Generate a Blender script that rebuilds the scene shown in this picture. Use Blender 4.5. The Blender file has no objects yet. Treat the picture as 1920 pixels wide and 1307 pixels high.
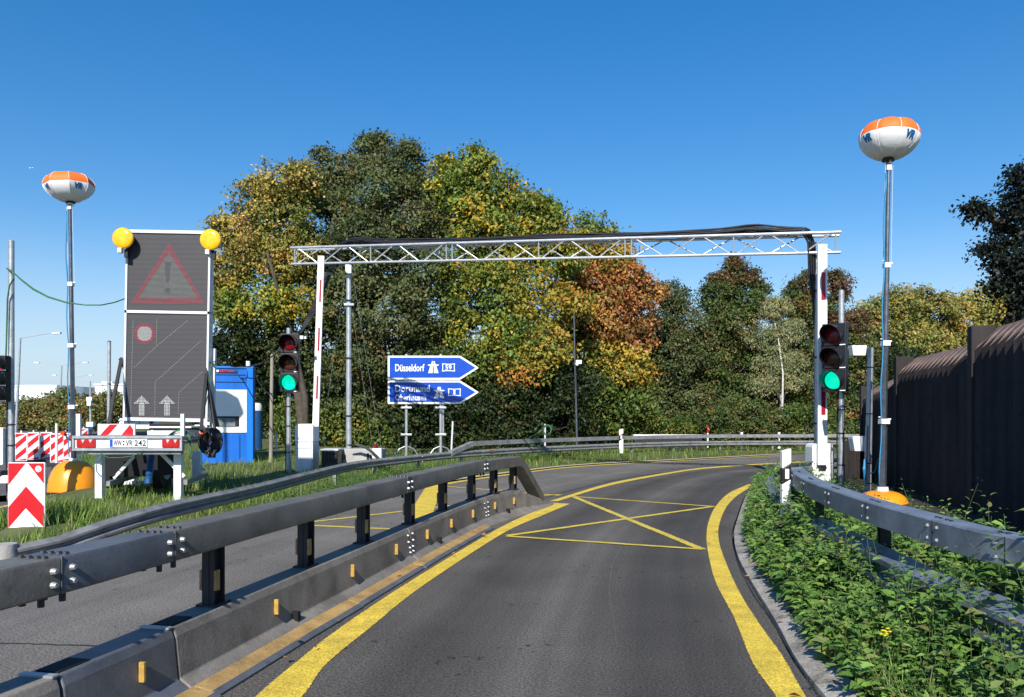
import bpy, math, random
import numpy as np
from mathutils import Vector, Matrix

random.seed(7)
RS = np.random.RandomState(11)
F = 1478.0; HOR = 780.0; CX = 960.0; EYE = 1.25
sc = bpy.context.scene
COL = sc.collection

def P(px, py, D):
    return Vector(((px - CX) / F * D, D, EYE + (HOR - py) / F * D))
def G(px, py, z=0.0):
    D = (EYE - z) * F / (py - HOR)
    return Vector(((px - CX) / F * D, D, z))

# ------------------------------------------------------------------ objects
def tag(o, label=None, cat=None, group=None, kind=None):
    if label: o['label'] = label
    if cat: o['category'] = cat
    if group: o['group'] = group
    if kind: o['kind'] = kind
    return o
def thing(name, label, cat, loc, group=None, rz=0.0):
    o = bpy.data.objects.new(name, None); COL.objects.link(o)
    o.location = loc; o.rotation_euler = (0, 0, rz); o.empty_display_size = .1
    return tag(o, label, cat, group)
def rootloc(o):
    while o.parent: o = o.parent
    return Vector(o.location)
def dup(o, parent=None):
    c = o.copy(); COL.objects.link(c)
    if parent is not None: c.parent = parent
    for ch in list(o.children): dup(ch, c)
    return c

SPLIT = {'strut': 'strut', 'bolts': 'bolt', 'reflector_clip': 'reflector_clip', 'chords': 'chord', 'braces': 'brace', 'couplers': 'coupler', 'guy_wires': 'guy_wire', 'cables': 'cable', 'coil': 'loop', 'cable_loops': 'cable_loop', 'upright': 'upright', 'side_marker': 'side_marker', 'marker_arm': 'marker_arm', 'clear_lens': 'clear_lens', 'cross_beam': 'cross_beam', 'side_beam': 'side_beam', 'skid': 'skid', 'groove': 'groove', 'handle': 'handle', 'strap': 'strap', 'clamp_ring': 'clamp_ring', 'tether': 'tether', 'deck_plate': 'deck_plate', 'foot_leg': 'foot_leg', 'equipment_box': 'equipment_box', 'wire': 'wire', 'cable': 'cable', 'lifting_slot': 'lifting_slot', 'wings': 'wing', 'bracket': 'bracket', 'camera': 'camera'}
class MB:
    def __init__(s): s.v = []; s.f = []; s.m = []; s.M = None; s.mi = 0
    def add(s, vs, fs):
        b = len(s.v)
        for p in vs:
            p = Vector(p)
            s.v.append(s.M @ p if s.M is not None else p)
        for f in fs: s.f.append([i + b for i in f]); s.m.append(s.mi)
        return s
    def box(s, c, d, R=None):
        c = Vector(c); x, y, z = d[0] / 2, d[1] / 2, d[2] / 2
        vs = [Vector((i * x, j * y, k * z)) for k in (-1, 1) for j in (-1, 1) for i in (-1, 1)]
        if R is not None: vs = [R @ q for q in vs]
        return s.add([c + q for q in vs], [(0, 2, 3, 1), (4, 5, 7, 6), (0, 1, 5, 4), (2, 6, 7, 3), (0, 4, 6, 2), (1, 3, 7, 5)])
    def bar(s, p, q, w, h):
        p = Vector(p); q = Vector(q); t = (q - p); L = t.length; t.normalize()
        up = Vector((0, 0, 1)) if abs(t.z) < .95 else Vector((0, 1, 0))
        a = t.cross(up).normalized(); b = a.cross(t)
        R = Matrix((t, a, b)).transposed()
        return s.box((p + q) / 2, (L, w, h), R)
    def cyl(s, p, q, r0, r1=None, n=12, caps=True):
        if r1 is None: r1 = r0
        p = Vector(p); q = Vector(q); t = (q - p).normalized()
        up = Vector((0, 0, 1)) if abs(t.z) < .95 else Vector((1, 0, 0))
        a = t.cross(up).normalized(); b = t.cross(a)
        vs = []
        for c, r in ((p, r0), (q, r1)):
            for i in range(n):
                w = 2 * math.pi * i / n
                vs.append(c + (a * math.cos(w) + b * math.sin(w)) * r)
        fs = [(i, (i + 1) % n, n + (i + 1) % n, n + i) for i in range(n)]
        if caps: fs += [tuple(range(n))[::-1], tuple(range(n, 2 * n))]
        return s.add(vs, fs)
    def tube(s, pts, r, n=8):
        pts = [Vector(p) for p in pts]; N = len(pts); vs = []
        rr = r if hasattr(r, '__len__') else [r] * N
        ref = None
        for i, p in enumerate(pts):
            t = (pts[min(i + 1, N - 1)] - pts[max(i - 1, 0)])
            t = t.normalized() if t.length > 1e-9 else Vector((0, 0, 1))
            if ref is None:
                ref = Vector((0, 0, 1)) if abs(t.z) < .9 else Vector((1, 0, 0))
            a = t.cross(ref)
            if a.length < 1e-4: a = t.cross(Vector((0, 1, 0)))
            a.normalize(); b = t.cross(a); ref = -b if False else ref
            for k in range(n):
                w = 2 * math.pi * k / n
                vs.append(p + (a * math.cos(w) + b * math.sin(w)) * rr[i])
        fs = []
        for i in range(N - 1):
            for k in range(n):
                fs.append((i * n + k, i * n + (k + 1) % n, (i + 1) * n + (k + 1) % n, (i + 1) * n + k))
        fs += [tuple(range(n))[::-1], tuple(range((N - 1) * n, N * n))]
        return s.add(vs, fs)
    def sweep(s, path, prof, caps=True):
        """closed profile of (side offset, z), side = right of travel"""
        path = [Vector(p) for p in path]; N = len(path); K = len(prof); vs = []
        for i, p in enumerate(path):
            t = path[min(i + 1, N - 1)] - path[max(i - 1, 0)]; t.z = 0; t.normalize()
            r = Vector((t.y, -t.x, 0))
            for (a, z) in prof: vs.append(p + r * a + Vector((0, 0, z)))
        fs = []
        for i in range(N - 1):
            for k in range(K):
                fs.append((i * K + k, i * K + (k + 1) % K, (i + 1) * K + (k + 1) % K, (i + 1) * K + k))
        if caps: fs += [tuple(range(K)), tuple(range((N - 1) * K, N * K))[::-1]]
        return s.add(vs, fs)
    def plate(s, poly, y0, y1, f=lambda x, z, y: Vector((x, y, z))):
        """poly of (x,z), extruded from y0 (front) to y1"""
        n = len(poly)
        vs = [f(x, z, y0) for x, z in poly] + [f(x, z, y1) for x, z in poly]
        fs = [tuple(range(n)), tuple(range(n, 2 * n))[::-1]] + [(i, n + i, n + (i + 1) % n, (i + 1) % n) for i in range(n)]
        return s.add(vs, fs)
    def lathe(s, c, prof, n=24):
        c = Vector(c); vs = []; K = len(prof)
        for (r, z) in prof:
            for k in range(n):
                w = 2 * math.pi * k / n
                vs.append(c + Vector((r * math.cos(w), r * math.sin(w), z)))
        fs = [(i * n + k, i * n + (k + 1) % n, (i + 1) * n + (k + 1) % n, (i + 1) * n + k) for i in range(K - 1) for k in range(n)]
        fs += [tuple(range(n))[::-1], tuple(range((K - 1) * n, K * n))]
        return s.add(vs, fs)
    def build(s, name, mats, parent=None, smooth=False, bevel=0, local=False):
        if name in SPLIT: return s.build_each(SPLIT[name], mats, parent, smooth, bevel, local)
        return s.build1(name, mats, parent, smooth, bevel, local)
    def build_each(s, name, mats, parent, smooth, bevel, local):
        par = list(range(len(s.v)))
        def find(a):
            while par[a] != a: par[a] = par[par[a]]; a = par[a]
            return a
        for f in s.f:
            r0 = find(f[0])
            for i in f[1:]: par[find(i)] = r0
        groups = {}
        for k, f in enumerate(s.f): groups.setdefault(find(f[0]), []).append(k)
        first = None
        for g in groups.values():
            mb = MB(); mp = {}
            for k in g:
                for i in s.f[k]:
                    if i not in mp: mp[i] = len(mb.v); mb.v.append(s.v[i])
                mb.f.append([mp[i] for i in s.f[k]]); mb.m.append(s.m[k])
            o = mb.build1(name, mats, parent, smooth, bevel, local); first = first or o
        return first
    def build1(s, name, mats, parent=None, smooth=False, bevel=0, local=False):
        me = bpy.data.meshes.new(name)
        off = rootloc(parent) if (parent is not None and not local) else Vector((0, 0, 0))
        me.from_pydata([tuple(p - off) for p in s.v], [], s.f)
        if not isinstance(mats, (list, tuple)): mats = [mats]
        for m in mats: me.materials.append(m)
        me.polygons.foreach_set('material_index', s.m)
        if smooth: me.polygons.foreach_set('use_smooth', [True] * len(s.f))
        import bmesh
        bm = bmesh.new(); bm.from_mesh(me); bmesh.ops.recalc_face_normals(bm, faces=bm.faces); bm.to_mesh(me); bm.free()
        me.update()
        o = bpy.data.objects.new(name, me); COL.objects.link(o)
        if parent is not None: o.parent = parent
        if smooth == 'auto':
            md = o.modifiers.new('es', 'EDGE_SPLIT'); md.split_angle = math.radians(38)
        if bevel:
            md = o.modifiers.new('bv', 'BEVEL'); md.width = bevel; md.segments = 2; md.limit_method = 'ANGLE'; md.angle_limit = math.radians(40)
        return o

def crom(pts, n):
    """Catmull-Rom through points, n samples by arc length"""
    pts = [np.array(p, float) for p in pts]
    ext = [2 * pts[0] - pts[1]] + pts + [2 * pts[-1] - pts[-2]]
    out = []
    for i in range(1, len(ext) - 2):
        p0, p1, p2, p3 = ext[i - 1:i + 3]
        for k in range(20):
            t = k / 20.0
            out.append(.5 * ((2 * p1) + (-p0 + p2) * t + (2 * p0 - 5 * p1 + 4 * p2 - p3) * t * t + (-p0 + 3 * p1 - 3 * p2 + p3) * t ** 3))
    out.append(pts[-1]); out = np.array(out)
    d = np.r_[0, np.cumsum(np.linalg.norm(np.diff(out, axis=0), axis=1))]
    q = np.linspace(0, d[-1], n)
    return np.stack([np.interp(q, d, out[:, k]) for k in range(out.shape[1])], 1)
def V3(a): return [Vector(tuple(p)) for p in a]

# ------------------------------------------------------------------ materials
def mat(name, col, rough=.6, metal=0., var=.18, scale=6., bump=0., bscale=None, spec=.4, emit=None, estr=0., coat=0, streak=False, fine=0., stain=None, fscale=260):
    m = bpy.data.materials.new(name); m.use_nodes = True
    nt = m.node_tree; N = nt.nodes; L = nt.links; b = N['Principled BSDF']
    b.inputs['Roughness'].default_value = rough; b.inputs['Metallic'].default_value = metal
    b.inputs['Specular IOR Level'].default_value = spec
    if coat: b.inputs['Coat Weight'].default_value = coat
    tc = N.new('ShaderNodeTexCoord')
    no = N.new('ShaderNodeTexNoise'); no.inputs['Scale'].default_value = scale; no.inputs['Detail'].default_value = 6; no.inputs['Roughness'].default_value = .65
    if streak:
        mp = N.new('ShaderNodeMapping'); mp.inputs['Scale'].default_value = (1, 1, .12)
        L.new(tc.outputs['Object'], mp.inputs['Vector']); L.new(mp.outputs[0], no.inputs['Vector'])
    else: L.new(tc.outputs['Object'], no.inputs['Vector'])
    mr = N.new('ShaderNodeMapRange'); mr.inputs['From Min'].default_value = .3; mr.inputs['From Max'].default_value = .7
    mr.inputs['To Min'].default_value = 1 - var; mr.inputs['To Max'].default_value = 1 + var
    L.new(no.outputs['Fac'], mr.inputs['Value'])
    mx = N.new('ShaderNodeMix'); mx.data_type = 'RGBA'; mx.blend_type = 'MULTIPLY'; mx.inputs['Factor'].default_value = 1
    mx.inputs['A'].default_value = (*col, 1); L.new(mr.outputs[0], mx.inputs['B'])
    out = mx.outputs['Result']
    if fine:
        n2 = N.new('ShaderNodeTexNoise'); n2.inputs['Scale'].default_value = fscale; n2.inputs['Detail'].default_value = 2
        L.new(tc.outputs['Object'], n2.inputs['Vector'])
        m2 = N.new('ShaderNodeMapRange'); m2.inputs['From Min'].default_value = .25; m2.inputs['From Max'].default_value = .75
        m2.inputs['To Min'].default_value = 1 - fine; m2.inputs['To Max'].default_value = 1 + fine
        L.new(n2.outputs['Fac'], m2.inputs['Value'])
        x2 = N.new('ShaderNodeMix'); x2.data_type = 'RGBA'; x2.blend_type = 'MULTIPLY'; x2.inputs['Factor'].default_value = 1
        L.new(out, x2.inputs['A']); L.new(m2.outputs[0], x2.inputs['B']); out = x2.outputs['Result']
    for (sc_, lo, hi, ss, amt) in (stain or []):
        n3 = N.new('ShaderNodeTexNoise'); n3.inputs['Scale'].default_value = ss; n3.inputs['Detail'].default_value = 7; n3.inputs['Roughness'].default_value = .72
        mp3 = N.new('ShaderNodeMapping'); mp3.inputs['Location'].default_value = (ss * 3.1, 1.7, hi * 9); L.new(tc.outputs['Object'], mp3.inputs['Vector']); L.new(mp3.outputs[0], n3.inputs['Vector'])
        m3 = N.new('ShaderNodeMapRange'); m3.inputs['From Min'].default_value = lo; m3.inputs['From Max'].default_value = hi; m3.inputs['To Max'].default_value = amt
        L.new(n3.outputs['Fac'], m3.inputs['Value'])
        x3 = N.new('ShaderNodeMix'); x3.data_type = 'RGBA'; x3.inputs['B'].default_value = (*sc_, 1)
        L.new(m3.outputs[0], x3.inputs['Factor']); L.new(out, x3.inputs['A']); out = x3.outputs['Result']
    L.new(out, b.inputs['Base Color'])
    r2 = N.new('ShaderNodeMapRange'); r2.inputs['To Min'].default_value = max(rough - .12, .03); r2.inputs['To Max'].default_value = min(rough + .12, 1)
    L.new(no.outputs['Fac'], r2.inputs['Value']); L.new(r2.outputs[0], b.inputs['Roughness'])
    if bump:
        nb = N.new('ShaderNodeTexNoise'); nb.inputs['Scale'].default_value = bscale or scale * 4; nb.inputs['Detail'].default_value = 4
        L.new(tc.outputs['Object'], nb.inputs['Vector'])
        bp = N.new('ShaderNodeBump'); bp.inputs['Strength'].default_value = bump; bp.inputs['Distance'].default_value = .01
        L.new(nb.outputs['Fac'], bp.inputs['Height']); L.new(bp.outputs[0], b.inputs['Normal'])
    if emit:
        b.inputs['Emission Color'].default_value = (*emit, 1); b.inputs['Emission Strength'].default_value = estr
    return m

def leafmat(name, transl=.25, rough=.5, spec=.3):
    m = bpy.data.materials.new(name); m.use_nodes = True
    nt = m.node_tree; N = nt.nodes; L = nt.links; b = N['Principled BSDF']
    at = N.new('ShaderNodeAttribute'); at.attribute_name = 'tint'
    tc = N.new('ShaderNodeTexCoord'); no = N.new('ShaderNodeTexNoise'); no.inputs['Scale'].default_value = 9
    L.new(tc.outputs['Object'], no.inputs['Vector'])
    mr = N.new('ShaderNodeMapRange'); mr.inputs['From Min'].default_value = .3; mr.inputs['From Max'].default_value = .7
    mr.inputs['To Min'].default_value = .8; mr.inputs['To Max'].default_value = 1.2; L.new(no.outputs['Fac'], mr.inputs['Value'])
    mx = N.new('ShaderNodeMix'); mx.data_type = 'RGBA'; mx.blend_type = 'MULTIPLY'; mx.inputs['Factor'].default_value = 1
    L.new(at.outputs['Color'], mx.inputs['A']); L.new(mr.outputs[0], mx.inputs['B'])
    L.new(mx.outputs['Result'], b.inputs['Base Color'])
    b.inputs['Roughness'].default_value = rough; b.inputs['Specular IOR Level'].default_value = spec
    tr = N.new('ShaderNodeBsdfTranslucent'); L.new(mx.outputs['Result'], tr.inputs['Color'])
    ms = N.new('ShaderNodeMixShader'); ms.inputs[0].default_value = transl
    L.new(b.outputs[0], ms.inputs[1]); L.new(tr.outputs[0], ms.inputs[2]); L.new(ms.outputs[0], N['Material Output'].inputs['Surface'])
    return m

M = {}
M['galv'] = mat('galvanised_steel', (.40, .42, .44), .45, .55, .2, 9, .15, 40, streak=False)
M['rail'] = mat('rail_steel', (.25, .25, .245), .5, .3, .3, 5, .1, 60, stain=[((.09, .085, .08), .52, .74, 5, .7), ((.40, .41, .42), .64, .72, 12, .4)])
M['railR'] = mat('rail_steel_blue_grey', (.20, .235, .28), .5, .3, .3, 5, .1, 60, fine=.12, fscale=140, stain=[((.09, .10, .11), .52, .74, 4, .7), ((.38, .40, .42), .62, .72, 14, .45), ((.16, .10, .06), .70, .77, 9, .4)])
M['barrier'] = mat('barrier_steel', (.145, .136, .118), .55, .15, .3, 3.5, .12, 50, fine=.15, fscale=120, stain=[((.06, .055, .05), .55, .72, 4, .7), ((.30, .29, .28), .64, .70, 9, .35), ((.16, .085, .04), .68, .76, 7, .5)])
M['barrier2'] = mat('barrier_joint_steel', (.125, .132, .145), .5, .25, .3, 3.5, .1, 50, fine=.15, fscale=120, stain=[((.06, .06, .06), .55, .72, 5, .7)])
M['barbase'] = mat('barrier_base_steel', (.205, .185, .16), .7, .05, .3, 2.5, .15, 60, fine=.2, fscale=110, stain=[((.07, .06, .05), .50, .72, 3, .8), ((.17, .09, .04), .62, .74, 6, .55), ((.34, .33, .31), .66, .72, 11, .35)])
M['post'] = mat('post_dark_steel', (.028, .03, .036), .5, .3, .3, 8)
M['tan'] = mat('ochre_plate', (.36, .23, .085), .75, 0, .3, 7, .2, 60, fine=.2, fscale=120, stain=[((.14, .10, .06), .54, .72, 6, .8)])
M['clip'] = mat('amber_reflector', (.42, .26, .06), .5, 0, .3, 60)
M['rubber'] = mat('rubber_black', (.02, .02, .022), .7, 0, .2, 8)
M['bolt'] = mat('bolt_zinc', (.33, .34, .35), .5, .4, .1, 10)
M['yellow'] = mat('yellow_road_paint', (.64, .46, .055), .8, 0, .22, 5, .6, 130, fine=.45, fscale=95, stain=[((.16, .12, .05), .60, .68, 90, .8), ((.22, .17, .08), .56, .76, 2.5, .6)])
M['paleyellow'] = mat('worn_yellow_tape', (.55, .42, .06), .75, 0, .22, 6, .2, 120, fine=.15)
M['crack'] = mat('crack_filling', (.115, .112, .105), .9, 0, .4, 8, .2, 60)
M['tanstrip'] = mat('pale_edge_strip', (.50, .42, .30), .85, 0, .2, 4, .2, 60, fine=.1)
M['white'] = mat('white_paint', (.78, .78, .77), .4, 0, .05, 4)
M['whitedirty'] = mat('white_paint_dirty', (.68, .68, .66), .5, 0, .12, 5, streak=True)
M['greypaint'] = mat('grey_white_paint', (.62, .63, .65), .45, 0, .06, 5)
M['black'] = mat('black_plastic', (.012, .012, .014), .45, 0, .2, 6)
M['blackmat'] = mat('black_matte', (.006, .006, .007), .8, 0, .2, 6)
M['cable'] = mat('black_cable', (.014, .015, .018), .5, 0, .2, 20)
M['greencable'] = mat('green_cable', (.03, .13, .05), .5, 0, .2, 20)
M['bluecable'] = mat('blue_cable', (.03, .22, .42), .5, 0, .2, 20)
M['red'] = mat('red_reflective', (.50, .012, .018), .35, 0, .08, 5)
M['redd'] = mat('dark_red_reflector', (.30, .012, .03), .35, 0, .08, 5)
M['signwhite'] = mat('white_reflective', (.74, .75, .75), .35, 0, .05, 5)
M['signblue'] = mat('blue_reflective', (.0045, .062, .42), .3, 0, .06, 3)
M['cabinblue'] = mat('blue_cabin_paint', (.006, .12, .50), .4, 0, .15, 2.5, streak=True, stain=[((.10, .16, .30), .58, .74, 5, .5)])
M['cabinblue2'] = mat('blue_cabin_corner', (.01, .17, .60), .35, 0, .1, 2.5, streak=True)
M['darkblue'] = mat('dark_blue_paint', (.008, .06, .17), .4, 0, .15, 3)
M['glass'] = mat('window_glass', (.16, .19, .20), .12, 0, .35, 10, spec=.6)
M['orange'] = mat('orange_plastic', (.80, .28, .010), .38, 0, .1, 3, spec=.45, stain=[((.35, .14, .02), .58, .74, 6, .5)])
M['balorange'] = mat('orange_fabric', (.80, .155, .02), .6, 0, .08, 4, .2, 14)
M['balwhite'] = mat('white_fabric', (.76, .76, .77), .6, 0, .05, 4, .25, 14)
M['vrblue'] = mat('logo_blue', (.006, .10, .26), .5, 0, .05, 4)
M['mast'] = mat('mast_aluminium', (.10, .115, .14), .4, .5, .3, 12, fine=.35)
M['alu'] = mat('truss_aluminium', (.62, .63, .65), .35, .55, .1, 8)
M['concrete'] = mat('concrete', (.36, .35, .33), .85, 0, .2, 5, .4, 40, fine=.12)
M['kerb'] = mat('kerb_concrete', (.31, .285, .25), .9, 0, .35, 4, .6, 40, fine=.35, fscale=90, stain=[((.05, .045, .03), .52, .68, 5, .8)])
M['wood'] = mat('weathered_wood', (.26, .23, .19), .8, 0, .25, 10, .2, 30, streak=True)
M['wall'] = mat('dark_unlit_timber', (.030, .024, .024), .85, 0, .55, 5, .4, 40, streak=True, stain=[((.06, .045, .04), .56, .74, 3, .6), ((.008, .008, .010), .54, .70, 8, .7)])  # dark timber, darkened further so the face looks unlit
M['wallcap'] = mat('sunlit_timber_cap', (.17, .115, .095), .85, 0, .3, 8, .4, 40, fine=.2)  # same timber made paler: sunlight on the slope put into the colour
M['bark'] = mat('bark', (.075, .06, .045), .9, 0, .35, 9, .6, 20)
M['birch'] = mat('birch_bark', (.50, .48, .44), .8, 0, .35, 9, .3, 20)
M['soil'] = mat('soil', (.030, .028, .018), .95, 0, .4, 3, .6, 20, fine=.3)
M['lensred'] = mat('red_lens', (.16, .004, .008), .25, 0, .1, 30)
M['lensredlit'] = mat('red_lens_lit', (.6, .01, .015), .2, 0, .1, 30, emit=(1., .012, .02), estr=1.0)
M['lensamber'] = mat('amber_lens', (.075, .022, .010), .25, 0, .1, 30)
M['lensgreen'] = mat('green_lens_dark', (.01, .07, .05), .2, 0, .1, 30, coat=.5)
M['lensgreenlit'] = mat('green_lens_lit', (.0, .45, .3), .2, 0, .15, 40, emit=(0., .80, .50), estr=.75)
M['beacon'] = mat('amber_beacon_lens', (.85, .40, .01), .2, 0, .25, 14, coat=.6, emit=(.9, .42, .0), estr=.18)
M['ledred'] = mat('led_red', (.34, .035, .06), .5, 0, .1, 20)
M['ledwhite'] = mat('led_white', (.22, .255, .22), .5, 0, .1, 20)
M['ledbright'] = mat('led_white_bright', (.50, .51, .50), .5, 0, .1, 20)
M['taillight'] = mat('tail_light_red', (.42, .012, .015), .15, 0, .2, 20, coat=.7)
M['tailclear'] = mat('tail_light_clear', (.6, .45, .45), .15, 0, .2, 20, coat=.7)
M['plateblue'] = mat('plate_blue', (.01, .08, .45), .35, 0, .05, 5)
M['bwhite'] = mat('warehouse_cladding', (.80, .82, .84), .6, 0, .04, .3)
M['leaf'] = leafmat('tree_leaf', .36)
M['nettle'] = leafmat('nettle_leaf', .28, .45, .35)
M['grassm'] = leafmat('grass_blade', .3, .5, .3)
M['dead'] = leafmat('fallen_leaf', .1, .7, .2)

def panelmat():
    m = mat('louvre_panel', (.044, .042, .047), .6, 0, .06, 4)
    nt = m.node_tree; N = nt.nodes; L = nt.links
    tc = N.new('ShaderNodeTexCoord'); w = N.new('ShaderNodeTexWave'); w.bands_direction = 'Z'; w.inputs['Scale'].default_value = 17
    L.new(tc.outputs['Object'], w.inputs['Vector'])
    bp = N.new('ShaderNodeBump'); bp.inputs['Strength'].default_value = .3; bp.inputs['Distance'].default_value = .006
    L.new(w.outputs['Fac'], bp.inputs['Height']); L.new(bp.outputs[0], N['Principled BSDF'].inputs['Normal'])
    return m
M['panel'] = panelmat()

def asphalt(name, base, warm, spots=True, tracks_glare=True):
    m = bpy.data.materials.new(name); m.use_nodes = True
    nt = m.node_tree; N = nt.nodes; L = nt.links; b = N['Principled BSDF']
    b.inputs['Roughness'].default_value = .82; b.inputs['Specular IOR Level'].default_value = .3
    tc = N.new('ShaderNodeTexCoord')
    def noise(s, d=4, r=.6, v=None):
        n = N.new('ShaderNodeTexNoise'); n.inputs['Scale'].default_value = s; n.inputs['Detail'].default_value = d; n.inputs['Roughness'].default_value = r
        L.new(v or tc.outputs['Object'], n.inputs['Vector']); return n.outputs['Fac']
    def rng(x, a, c, lo, hi):
        r = N.new('ShaderNodeMapRange'); r.inputs['From Min'].default_value = a; r.inputs['From Max'].default_value = c
        r.inputs['To Min'].default_value = lo; r.inputs['To Max'].default_value = hi; L.new(x, r.inputs['Value']); return r.outputs[0]
    def mul(x, y):
        q = N.new('ShaderNodeMath'); q.operation = 'MULTIPLY'; L.new(x, q.inputs[0]); L.new(y, q.inputs[1]); return q.outputs[0]
    v = rng(noise(.7, 5), .3, .7, .78, 1.22)
    v = mul(v, rng(noise(75, 3, .8), .36, .66, .30, 1.9))
    v = mul(v, rng(noise(300, 1), .3, .75, .7, 1.4))
    if tracks_glare:
        uv = N.new('ShaderNodeUVMap'); sp = N.new('ShaderNodeSeparateXYZ'); L.new(uv.outputs[0], sp.inputs[0])
        mp = N.new('ShaderNodeMapping'); mp.inputs['Scale'].default_value = (30, .8, 1); L.new(uv.outputs[0], mp.inputs['Vector'])
        v = mul(v, rng(noise(1., 5, .6, mp.outputs[0]), .3, .7, .86, 1.16))
        cr = N.new('ShaderNodeValToRGB'); L.new(sp.outputs[0], cr.inputs[0]); el = cr.color_ramp.elements
        pts = [(0, .72), (.12, .95), (.40, .90), (.47, .66), (.56, .52), (.60, .46), (.665, .26), (.765, .68), (.865, .24), (.93, .26), (1., .42)]  # wheel tracks darker; left lane lighter, sun glare put into its colour
        el[0].position = 0; el[0].color = (.62,) * 3 + (1,); el[1].position = 1; el[1].color = (.5,) * 3 + (1,)
        for p, c in pts[1:-1]:
            e = el.new(p); e.color = (c, c, c, 1)
        v = mul(v, rng(cr.outputs[0], 0, 1, .40, 2.0))
    if spots:
        vo = N.new('ShaderNodeTexVoronoi'); vo.voronoi_dimensions = '2D'; vo.inputs['Scale'].default_value = 6.5; vo.inputs['Randomness'].default_value = 1
        ad = N.new('ShaderNodeVectorMath'); ad.operation = 'ADD'
        nn = N.new('ShaderNodeTexNoise'); nn.inputs['Scale'].default_value = 22; L.new(tc.outputs['Object'], nn.inputs['Vector'])
        scv = N.new('ShaderNodeVectorMath'); scv.operation = 'SCALE'; scv.inputs['Scale'].default_value = .12
        L.new(nn.outputs['Color'], scv.inputs[0]); L.new(tc.outputs['Object'], ad.inputs[0]); L.new(scv.outputs[0], ad.inputs[1])
        L.new(ad.outputs[0], vo.inputs['Vector'])
        sm = rng(noise(.9, 2), .50, .58, -.25, 0)
        sb = N.new('ShaderNodeMath'); sb.operation = 'SUBTRACT'; L.new(vo.outputs['Distance'], sb.inputs[0]); L.new(sm, sb.inputs[1])
        v = mul(v, rng(sb.outputs[0], .07, .12, .28, 1.))
    cm = N.new('ShaderNodeMix'); cm.data_type = 'RGBA'; cm.blend_type = 'MULTIPLY'; cm.inputs['Factor'].default_value = 1
    cm.inputs['A'].default_value = (base * warm[0], base * warm[1], base * warm[2], 1); L.new(v, cm.inputs['B'])
    L.new(cm.outputs['Result'], b.inputs['Base Color'])
    bp = N.new('ShaderNodeBump'); bp.inputs['Strength'].default_value = .5; bp.inputs['Distance'].default_value = .006
    L.new(noise(220, 3), bp.inputs['Height']); L.new(bp.outputs[0], b.inputs['Normal'])
    return m
M['asphalt'] = asphalt('ramp_asphalt', .064, (1.10, 1., .88))
M['asphalt2'] = asphalt('motorway_asphalt', .095, (1.05, 1., .94), False, False)

def groundmat():
    m = mat('rough_grass_ground', (.085, .10, .028), .95, 0, .4, .8, .8, 12, fine=.3)
    return m
M['ground'] = groundmat()

# ------------------------------------------------------------------ writing
def text2d(s, size, bold=.0, sx=1.):
    cu = bpy.data.curves.new('txt', 'FONT'); cu.body = s; cu.size = size; cu.align_x = 'CENTER'; cu.align_y = 'CENTER'; cu.offset = bold; cu.resolution_u = 3
    ob = bpy.data.objects.new('txt', cu); COL.objects.link(ob)
    bpy.context.view_layer.update()
    me = ob.to_mesh(); vs = [(v.co.x * sx, v.co.y) for v in me.vertices]; fs = [tuple(p.vertices) for p in me.polygons]
    ob.to_mesh_clear(); bpy.data.objects.remove(ob); bpy.data.curves.remove(cu)
    xs = [v[0] for v in vs]; ys = [v[1] for v in vs]
    cx = (min(xs) + max(xs)) / 2; cy = (min(ys) + max(ys)) / 2
    return [(x - cx, y - cy) for x, y in vs], fs, max(xs) - min(xs), max(ys) - min(ys)
def fit_text(mb, s, x0, x1, z0, z1, y, bold=.0, f=lambda x, z, y: Vector((x, y, z))):
    vs, fs, w, h = text2d(s, .3, bold * .3)
    ax = (x1 - x0) / w; az = (z1 - z0) / h
    mb.add([f((x0 + x1) / 2 + a * ax, (z0 + z1) / 2 + b * az, y) for a, b in vs], fs)

# ------------------------------------------------------------------ scattering of leaves
def scatter(name, tv, tf, pos, t, n, scale, col, material, parent=None):
    pos = np.asarray(pos, float); N = len(pos); tv = np.asarray(tv, float); K = len(tv)
    t = t / (np.linalg.norm(t, axis=1, keepdims=True) + 1e-9)
    s = np.cross(n, t); s /= (np.linalg.norm(s, axis=1, keepdims=True) + 1e-9)
    nn = np.cross(t, s)
    if scale.ndim == 1: scale = np.stack([scale] * 3, 1)
    V = pos[:, None] + (tv[None, :, 0:1] * scale[:, None, 0:1]) * t[:, None] + (tv[None, :, 1:2] * scale[:, None, 1:2]) * s[:, None] + (tv[None, :, 2:3] * scale[:, None, 2:3]) * nn[:, None]
    V = V.reshape(-1, 3)
    if parent is not None: V = V - np.array(rootloc(parent))
    tf = np.asarray(tf); Q = tf.shape[1]
    fc = (tf[None] + (np.arange(N) * K)[:, None, None]).reshape(-1)
    me = bpy.data.meshes.new(name); me.vertices.add(len(V)); me.loops.add(len(fc)); me.polygons.add(len(fc) // Q)
    me.vertices.foreach_set('co', V.astype(np.float32).ravel())
    me.loops.foreach_set('vertex_index', fc.astype(np.int32))
    me.polygons.foreach_set('loop_start', np.arange(0, len(fc), Q, dtype=np.int32))
    me.polygons.foreach_set('loop_total', np.full(len(fc) // Q, Q, dtype=np.int32))
    me.update(calc_edges=True)
    a = me.color_attributes.new('tint', 'FLOAT_COLOR', 'POINT')
    c = np.ones((N, K, 4), np.float32); c[:, :, :3] = np.asarray(col)[:, None, :]
    a.data.foreach_set('color', c.ravel())
    me.materials.append(material)
    o = bpy.data.objects.new(name, me); COL.objects.link(o)
    if parent is not None: o.parent = parent
    return o
DIAMOND = ([(-.5, 0, 0), (0, .32, .10), (.5, 0, -.05), (0, -.32, .10)], [(0, 1, 2, 3)])
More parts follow.
